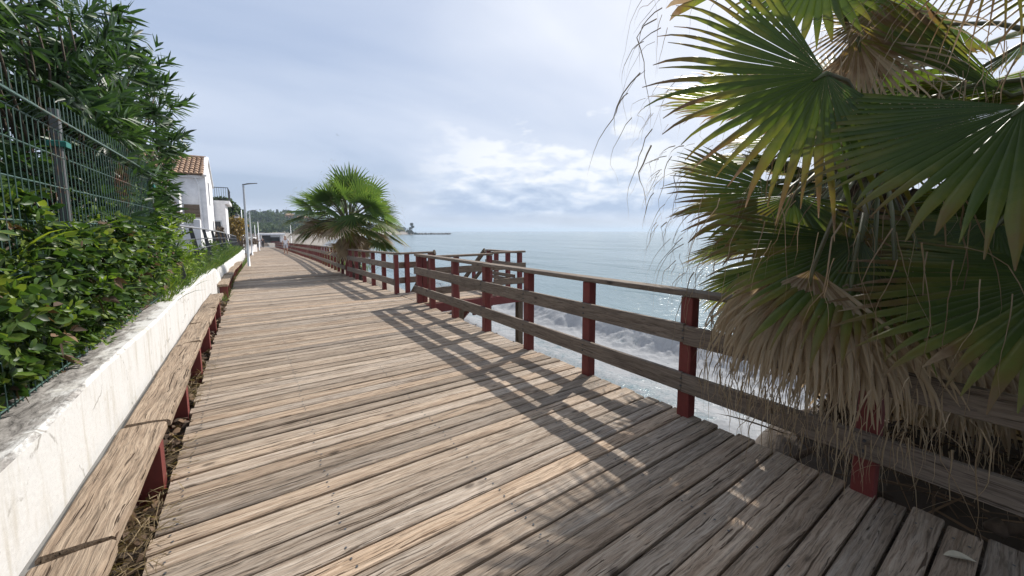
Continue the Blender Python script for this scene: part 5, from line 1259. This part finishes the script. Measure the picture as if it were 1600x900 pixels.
def person(loc, scale, yaw, label, top, bottom, hair='hair', long_trousers=False, stride=.12):
    t = thing('person', label, 'person', loc)
    J = {'pel': (0, 0, .95, .125), 'wst': (0, 0, 1.08, .118), 'chs': (0, -.01, 1.30, .135), 'nk': (0, 0, 1.47, .055), 'hd': (0, .02, 1.58, .085), 'top': (0, .02, 1.68, .08),
         'hl': (-.09, 0, .90, .088), 'kl': (-.10, stride, .50, .058), 'al': (-.10, stride*.6, .09, .04), 'tl': (-.10, stride*.6+.17, .035, .035),
         'hr': (.09, 0, .90, .088), 'kr': (.10, -stride*.3, .50, .058), 'ar': (.10, -stride*1.6, .10, .04), 'tr': (.10, -stride*1.6+.16, .035, .035),
         'sl': (-.17, 0, 1.39, .06), 'el': (-.235, -.04, 1.10, .043), 'wl': (-.24, .07, .87, .030), 'fl': (-.235, .11, .77, .034),
         'sr': (.17, 0, 1.39, .06), 'er': (.235, .02, 1.10, .043), 'wr': (.24, .13, .88, .030), 'fr': (.235, .17, .785, .034)}
    E_ = [('pel','wst'),('wst','chs'),('chs','nk'),('nk','hd'),('hd','top'),('pel','hl'),('hl','kl'),('kl','al'),('al','tl'),('pel','hr'),('hr','kr'),('kr','ar'),('ar','tr'),('chs','sl'),('sl','el'),('el','wl'),('wl','fl'),('chs','sr'),('sr','er'),('er','wr'),('wr','fr')]
    def skin(name, keys, edges, grow, mat, parent, over=None):
        over = over or {}
        ks = list(keys); me = bpy.data.meshes.new(name)
        P = [over.get(k, J[k]) for k in ks]
        me.from_pydata([p[:3] for p in P], [(ks.index(a), ks.index(b_)) for a, b_ in edges], [])
        tmp = bpy.data.objects.new('tmp', me); COL.objects.link(tmp)
        sm = tmp.modifiers.new('s', 'SKIN'); sm.use_smooth_shade = True
        for v, p in zip(me.skin_vertices[0].data, P): v.radius = (p[3]*grow, p[3]*grow*(.8 if p[3] > .1 else 1)); v.use_root = False
        me.skin_vertices[0].data[0].use_root = True
        ss = tmp.modifiers.new('u', 'SUBSURF'); ss.levels = 2; ss.render_levels = 2
        dg = bpy.context.evaluated_depsgraph_get(); m2 = bpy.data.meshes.new_from_object(tmp.evaluated_get(dg)); m2.name = name
        bpy.data.objects.remove(tmp)
        o = bpy.data.objects.new(name, m2); COL.objects.link(o); m2.materials.clear(); m2.materials.append(M[mat]); o.parent = parent
        return o
    body = skin('body', J, E_, 1.0, 'skin', t)
    skin('shirt', ['wst','pel','chs','sl','sr','el','er'], [('pel','wst'),('wst','chs'),('chs','sl'),('chs','sr'),('sl','el'),('sr','er')], 1.16, top, t, {'el': (-.225, -.02, 1.2, .058), 'er': (.225, .01, 1.2, .058), 'pel': (0, 0, .90, .14)})
    kz = .12 if long_trousers else .55
    lg = {'kl': (-.10, stride*.9, .56, .078), 'kr': (.10, -stride*.2, .56, .078)}
    ks = ['pel','hl','hr','kl','kr']; ed = [('pel','hl'),('hl','kl'),('pel','hr'),('hr','kr')]
    if long_trousers: ks += ['al','ar']; ed += [('kl','al'),('kr','ar')]; lg.update({'al': (-.10, stride*.6, .1, .06), 'ar': (.10, -stride*1.6, .11, .06)})
    skin('trousers' if long_trousers else 'shorts', ks, ed, 1.12, bottom, t, lg)
    mb = MB(); vs = []; n1, n2 = 12, 7
    for i in range(n2):
        a = math.pi/2*i/(n2-1)
        for k in range(n1):
            th = 6.283*k/n1; vs.append((.086*math.cos(th)*math.cos(a), .004+.096*math.sin(th)*math.cos(a), 1.625+.082*math.sin(a)))
    mb.add(vs, [(i*n1+k, i*n1+(k+1) % n1, (i+1)*n1+(k+1) % n1, (i+1)*n1+k) for i in range(n2-1) for k in range(n1)])
    hm = bpy.data.meshes.new('hair'); hm.from_pydata(mb.v, [], mb.f); ho = bpy.data.objects.new('hair', hm); COL.objects.link(ho); hm.materials.append(M[hair]); ho.parent = t
    fm_ = MB()
    for sx in (-.032, .032): fm_.lathe((sx, .098, 1.603), [(.004, -.008), (.011, 0), (.004, .008)], 6)
    fm_.tube([(0, .095, 1.60), (0, .122, 1.565), (0, .10, 1.555)], [.008, .014, .008], 6)
    fmm = bpy.data.meshes.new('face'); fmm.from_pydata(fm_.v, [], fm_.f); fo_ = bpy.data.objects.new('face', fmm); COL.objects.link(fo_); fmm.materials.append(M['skin']); fo_.parent = body
    t.rotation_euler = (0, 0, yaw); t.scale = (scale,)*3
    return t
person((2.60, 39.8, gz(39.8)), 1.03, R(180), 'person in a white shirt and white shorts walking towards us along the red railing', 'cloth_white', 'cloth_grey')
person((1.75, 79, gz(79)), 1.02, R(0), 'person in dark clothes walking away at the far end of the boardwalk', 'cloth_dark', 'cloth_dark', 'hair_dark', True)
person((1.32, 80, gz(80)), .98, R(20), 'person in pale clothes beside the dark-clothed walker far off', 'cloth_white', 'cloth_white', 'hair_dark', True)
person((.93, 81, gz(81)), 1.0, R(0), 'person in black half hidden by the thin pole at the far wall end', 'cloth_dark', 'cloth_dark', 'hair_dark', True)

bt = thing('rowing_boat', 'small white boat drawn up on the beach beside the far palm', 'boat', (7.3, 62, -1.0))
zb = ground_z(7.3, 62); mb = MB(); vs = []; n = 12
for i in range(n+1):
    f = i/n; wdt = .62*math.sin(math.pi*min(1, .12+f*.9))**.7; y = 60.4+f*3.2; sh_ = .25*(f-.4)**2
    for k in range(9):
        a = math.pi*k/8; vs.append((7.3+wdt*math.cos(a), y, zb+.62+sh_-.55*math.sin(a)**.7))
mb.add(vs, [(i*9+k, i*9+k+1, (i+1)*9+k+1, (i+1)*9+k) for i in range(n) for k in range(8)]+[tuple(range(9))]); mb.build('hull', M['render'], bt, True)
mb = MB(); mb.tube([(7.3+.62*math.sin(math.pi*min(1, .12+i/n*.9))**.7, 60.4+i/n*3.2, zb+.62+.25*(i/n-.4)**2) for i in range(n+1)], .035, 6); mb.tube([(7.3-.62*math.sin(math.pi*min(1, .12+i/n*.9))**.7, 60.4+i/n*3.2, zb+.62+.25*(i/n-.4)**2) for i in range(n+1)], .035, 6); mb.build('gunwale', M['rail_y'], bt)

# ------------------------------------------------------------------ hill: woods, ridge pines, houses
def woods():
    pts = []
    while len(pts) < 620:
        x = random.uniform(-95, 62); y = random.uniform(150, 395); z = ground_z(x, y)
        if z < -.3 or x > coast(y)-14 or y < 150+abs(x-5)*.3: continue
        if 95 < y < 200 and -2 < x < 6 : continue
        pts.append((x, y, z))
    C = []; Dd = []
    for x, y, z in pts:
        h = random.uniform(2.2, 5.0)*(.7+y/500); m = 34
        d = norm(rng.normal(size=(m, 3))); rr = rng.uniform(.6, 1, m)[:, None]
        lob = 1+.35*np.sin(d[:, :1]*5+x)+.25*np.sin(d[:, 1:2]*6+y)
        C.append(np.array([x, y, z+h*.5])+d*rr*lob*np.array([h*.55, h*.55, h*.48])); Dd.append(d)
    C = np.concatenate(C); Dd = np.concatenate(Dd)
    o = rosette_leaves('woods', M['tree_far'], C, norm(Dd+[0, 0, .3]), 5, 1.15, .75, None, 1.2, .2, .7)
    tag(o, 'green scrub and small trees covering the hill behind the bay', 'woods', kind='stuff')
woods()
def pine(x, y, h, label, w=.42):
    z = ground_z(x, y)-.3; t = thing('umbrella_pine', label, 'tree', (x, y, z), 'pines along the hill ridge'); mb = MB()
    mb.tube([(x, y, z), (x+.03*h, y, z+h*.4), (x, y, z+h*.75)], [h*.03, h*.024, h*.014], 6)
    for k in range(5): a = k*1.256; mb.tube([(x, y, z+h*.55), (x+math.cos(a)*h*.25, y+math.sin(a)*h*.25, z+h*.76)], [h*.012, h*.005], 5)
    mb.build('trunk', M['bark'], t, True)
    cen, dr = in_ellipsoids(150, [((x, y, z+h*.82), (h*w, h*w, h*.17)), ((x+h*.15, y, z+h*.74), (h*w*.6, h*w*.6, h*.13))], .5)
    rosette_leaves('crown', M['pine_far'], cen, norm(dr+[0, 0, .5]), 5, h*.09, h*.05, t, 1.1, .1, h*.06)
for u_, (x, y, h, lb) in enumerate([(4, 386, 7.5, 'umbrella pine on the ridge above the far lamps'), (12, 383, 7, 'ridge pine left of the dark pointed cypress'), (27.5, 372, 7.5, 'wide umbrella pine on the ridge right of the cypress'), (37, 365, 7, 'umbrella pine farthest right on the ridge, above the tiled roofs'), (-6, 390, 8, 'tall umbrella pine at the left end of the visible ridge')]): pine(x, y, h, lb)
z = ground_z(20, 378); t = thing('cypress', 'dark pointed cypress standing up from the ridge', 'tree', (20, 378, z))
mb = MB(); mb.tube([(20, 378, z-.2), (20, 378, z+6.5)], [.25, .06], 7); mb.build('trunk', M['bark'], t)
cen, dr = in_ellipsoids(260, [((20, 378, z+2.8), (1.1, 1.1, 2.6)), ((20, 378, z+5.6), (.6, .6, 2.2))], .5); rosette_leaves('crown', M['pine_far'], cen, norm(dr+[0, 0, 1]), 5, .7, .3, t, .8, .1, .4)
for (x, y, w_, lb, dzv) in [(27, 350, 7, 'terracotta-roofed villa on the hillside below the cypress', 0), (35, 343, 8, 'terracotta-roofed villa on the hillside below the last ridge pines', -.5), (46, 300, 9, 'villa with a tiled roof just above the far beach, by the palm', 0), (41, 322, 7, 'red-roofed house lower on the slope near the beach', 0)]:
    z = ground_z(x, y)-.4+dzv; t = thing('villa', lb, 'house', (x, y, z), 'villas on the hill')
    mb = MB(); mb.box(x-w_/2, x+w_/2, y-4, y+4, z, z+3.4); mb.build('wall', paint('salmon_render', (.42, .20, .14), .8, .3) if 'salmon' not in M else M['salmon'], t)
    mb = MB(); mb.add([(x-w_/2-.4, y-4.4, z+3.3), (x+w_/2+.4, y-4.4, z+3.3), (x+w_/2+.4, y+4.4, z+3.3), (x-w_/2-.4, y+4.4, z+3.3), (x-w_/2+2, y, z+5.2), (x+w_/2-2, y, z+5.2)], [(0,1,5,4),(1,2,5),(2,3,4,5),(3,0,4),(3,2,1,0)]); mb.build('roof', M['terracotta_tile'], t)
    for k in range(3):
        xx = x-w_/2+1.1+k*(w_-2.2)/2
        mb = MB(); mb.box(xx-.5, xx+.5, y-4.06, y-4.002, z+1.0, z+2.5); mb.build('window', M['glass'], t)
# headland and breakwater
def headland():
    C = []; Dd = []
    for k in range(70):
        x = random.uniform(96, 146); y = 392+random.uniform(-14, 10); z = ground_z(x, y); h = random.uniform(2, 4.5)*np.interp(x, [96, 125, 146], [1.6, 1.5, .5])
        d = norm(rng.normal(size=(26, 3))); C.append(np.array([x, y, z+h*.5])+d*rng.uniform(.6, 1, 26)[:, None]*np.array([h*.6, h*.6, h*.5])); Dd.append(d)
    o = rosette_leaves('woods', M['pine_far'], np.concatenate(C), norm(np.concatenate(Dd)+[0, 0, .3]), 5, 1.1, .7, None, 1.2, .2, .6)
    tag(o, 'dark wooded point at the far end of the bay', 'woods', kind='stuff')
headland()
bx, by = 142., 393.; z = ground_z(bx, by); t = thing('tall_pine', 'lone tall pine with two tufts on the far point', 'tree', (bx, by, z)); mb = MB()
mb.tube([(bx, by, z-.5), (bx+.5, by, z+6), (bx, by, z+9.5)], [.35, .28, .12], 6); mb.build('trunk', M['bark'], t)
cen, dr = in_ellipsoids(160, [((bx, by, z+9.3), (1.6, 1.6, 1.3)), ((bx+1.0, by, z+6.6), (1.5, 1.5, 1.2)), ((bx-1.4, by, z+5.0), (1.4, 1.4, 1.1))], .4); rosette_leaves('crown', M['pine_far'], cen, norm(dr+[0, 0, .4]), 5, 1.0, .5, t, 1.1, .1, .6)
t = thing('breakwater', 'low dark rock breakwater running out from the wooded point', 'breakwater', (165, 383, SEA)); mb = MB()
for k in range(170):
    f = random.random(); x = 143+f*38+random.uniform(-.5, .5); y = 394-f*12+random.uniform(-2.2, 2.2); s_ = random.uniform(.7, 1.5)
    q = norm(rng.normal(size=(8, 3))); mb.lathe((x, y, SEA+random.uniform(-.6, .3)), [(s_*.5, 0), (s_, s_*.4), (s_*.8, s_*.9), (s_*.3, s_*1.15)], 6)
mb.build('rock_pile', M['rock'], t)

# ------------------------------------------------------------------ small things near by
def rock(x, y, s_, label, z=None):
    z = ground_z(x, y) if z is None else z; me = bpy.data.meshes.new('rock'); import bmesh
    bm = bmesh.new(); bmesh.ops.create_icosphere(bm, subdivisions=3, radius=1)
    for v in bm.verts:
        f = 1+.28*math.sin(v.co.x*3+x*7)+.2*math.sin(v.co.y*4+y*5)+.12*math.sin(v.co.z*7+x); v.co = v.co*f; v.co.x *= s_*1.2; v.co.y *= s_; v.co.z *= s_*.6
    bm.to_mesh(me); bm.free(); o = bpy.data.objects.new('rock', me); COL.objects.link(o); me.materials.append(M['rock']); o.location = (x, y, z+s_*.2)
    return tag(o, label, 'rock')
rock(4.75, 7.05, .26, 'pinkish-brown rock at the foot of the platform pile')
rock(4.1, 8.6, .30, 'dark rock on the wet sand under the landing')
rock(5.9, 9.9, .22, 'small rock on the wet sand beyond the landing')
def pebbles():
    n = 480; mb = MB()
    for k in range(n):
        x = random.uniform(3.6, 7.6); y = random.uniform(5.2, 13); s_ = random.uniform(.015, .05)*(1.6 if random.random() < .06 else 1)
        mb.lathe((x, y, ground_z(x, y)-s_*.2), [(s_*.6, 0), (s_, s_*.4), (s_*.6, s_*.8)], 6)
    o = mb.build('pebbles', M['rock'], None, True); tag(o, 'dark pebbles scattered over the wet sand', 'pebbles', kind='stuff')
pebbles()
# fallen leaf on the planks
me = bpy.data.meshes.new('fallen_leaf'); L = .085; vs = []; n = 8
for i in range(n+1):
    f = i/n; w_ = .019*math.sin(math.pi*f**.8)+.0008; zc = .004+.010*math.sin(f*3.14)+.008*f**3
    vs += [(f*L, -w_, zc+w_*.35), (f*L, 0, zc), (f*L, w_, zc+w_*.35)]
me.from_pydata(vs, [], [(i*3+j, (i+1)*3+j, (i+1)*3+j+1, i*3+j+1) for i in range(n) for j in range(2)])
o = link('fallen_leaf', me, paint('bleached_leaf', (.50, .44, .33), .7, .3)); o.location = (2.56, .185, .001); o.rotation_euler = (0, 0, R(-62)); o.scale = (1.25, 1.25, 1.25)
tag(o, 'single pale dry leaf lying on the dark shaded planks', 'leaf')
# gull
me = bpy.data.meshes.new('gull')
me.from_pydata([(0, .2, 0), (.05, 0, .02), (0, -.22, 0), (-.05, 0, .02), (0, 0, -.06), (.28, .03, .10), (.55, -.08, .03), (.28, -.10, .09), (-.28, .03, .10), (-.55, -.08, .03), (-.28, -.10, .09)],
   [], [(0, 1, 4), (0, 4, 3), (2, 4, 1), (2, 3, 4), (0, 3, 1), (1, 3, 2), (1, 5, 7), (5, 6, 7), (3, 10, 8), (8, 10, 9)])
o = link('gull', me, M['cloth_dark']); o.location = (9.25, 50, 12.88); o.rotation_euler = (0, .3, .6); o.scale = (.5, .5, .5); tag(o, 'tiny dark bird flying high above the free-standing palm', 'bird')
# dry fronds and debris lying beside the deck under the palms
n = 420; x = rng.uniform(2.95, 4.6, n); y = rng.uniform(-1.2, 1.35, n); z = np.array([ground_z(a, b_) for a, b_ in zip(x, y)])+.02+rng.random(n)*.10
d_ = norm(np.stack([rng.normal(size=n), rng.normal(size=n), rng.normal(size=n)*.18], 1))
o = strap('palm_litter', M['drylitter'], None, np.stack([x, y, z], 1), d_, .5, .018, 5, .3); tag(o, 'heap of dead palm strips and twigs beside the deck under the palms', 'palm litter', kind='stuff')
for k, (a, b_, r_, lb) in enumerate([((3.0, .95, -.10), (3.9, .55, .10), .022, 'dry palm stalk leaning out of the litter by the railing post'), ((3.05, .05, .0), (3.6, -.7, .05), .03, 'thick grey palm stalk lying along the edge of the deck')]):
    t = thing('dead_stalk', lb, 'palm stalk', a); mb = MB(); p = np.array(a); q = np.array(b_)
    mb.tube([p, p*.6+q*.4+[0, 0, .05], q], [r_, r_*.8, r_*.5], 7); mb.build('stalk', M['palm_trunk'], t, True)
    mb = MB(); mb.tube([p-(q-p)*.06, p], [r_*.5, r_*1.7], 7); mb.build('stalk_base', M['palm_trunk'], t, True)
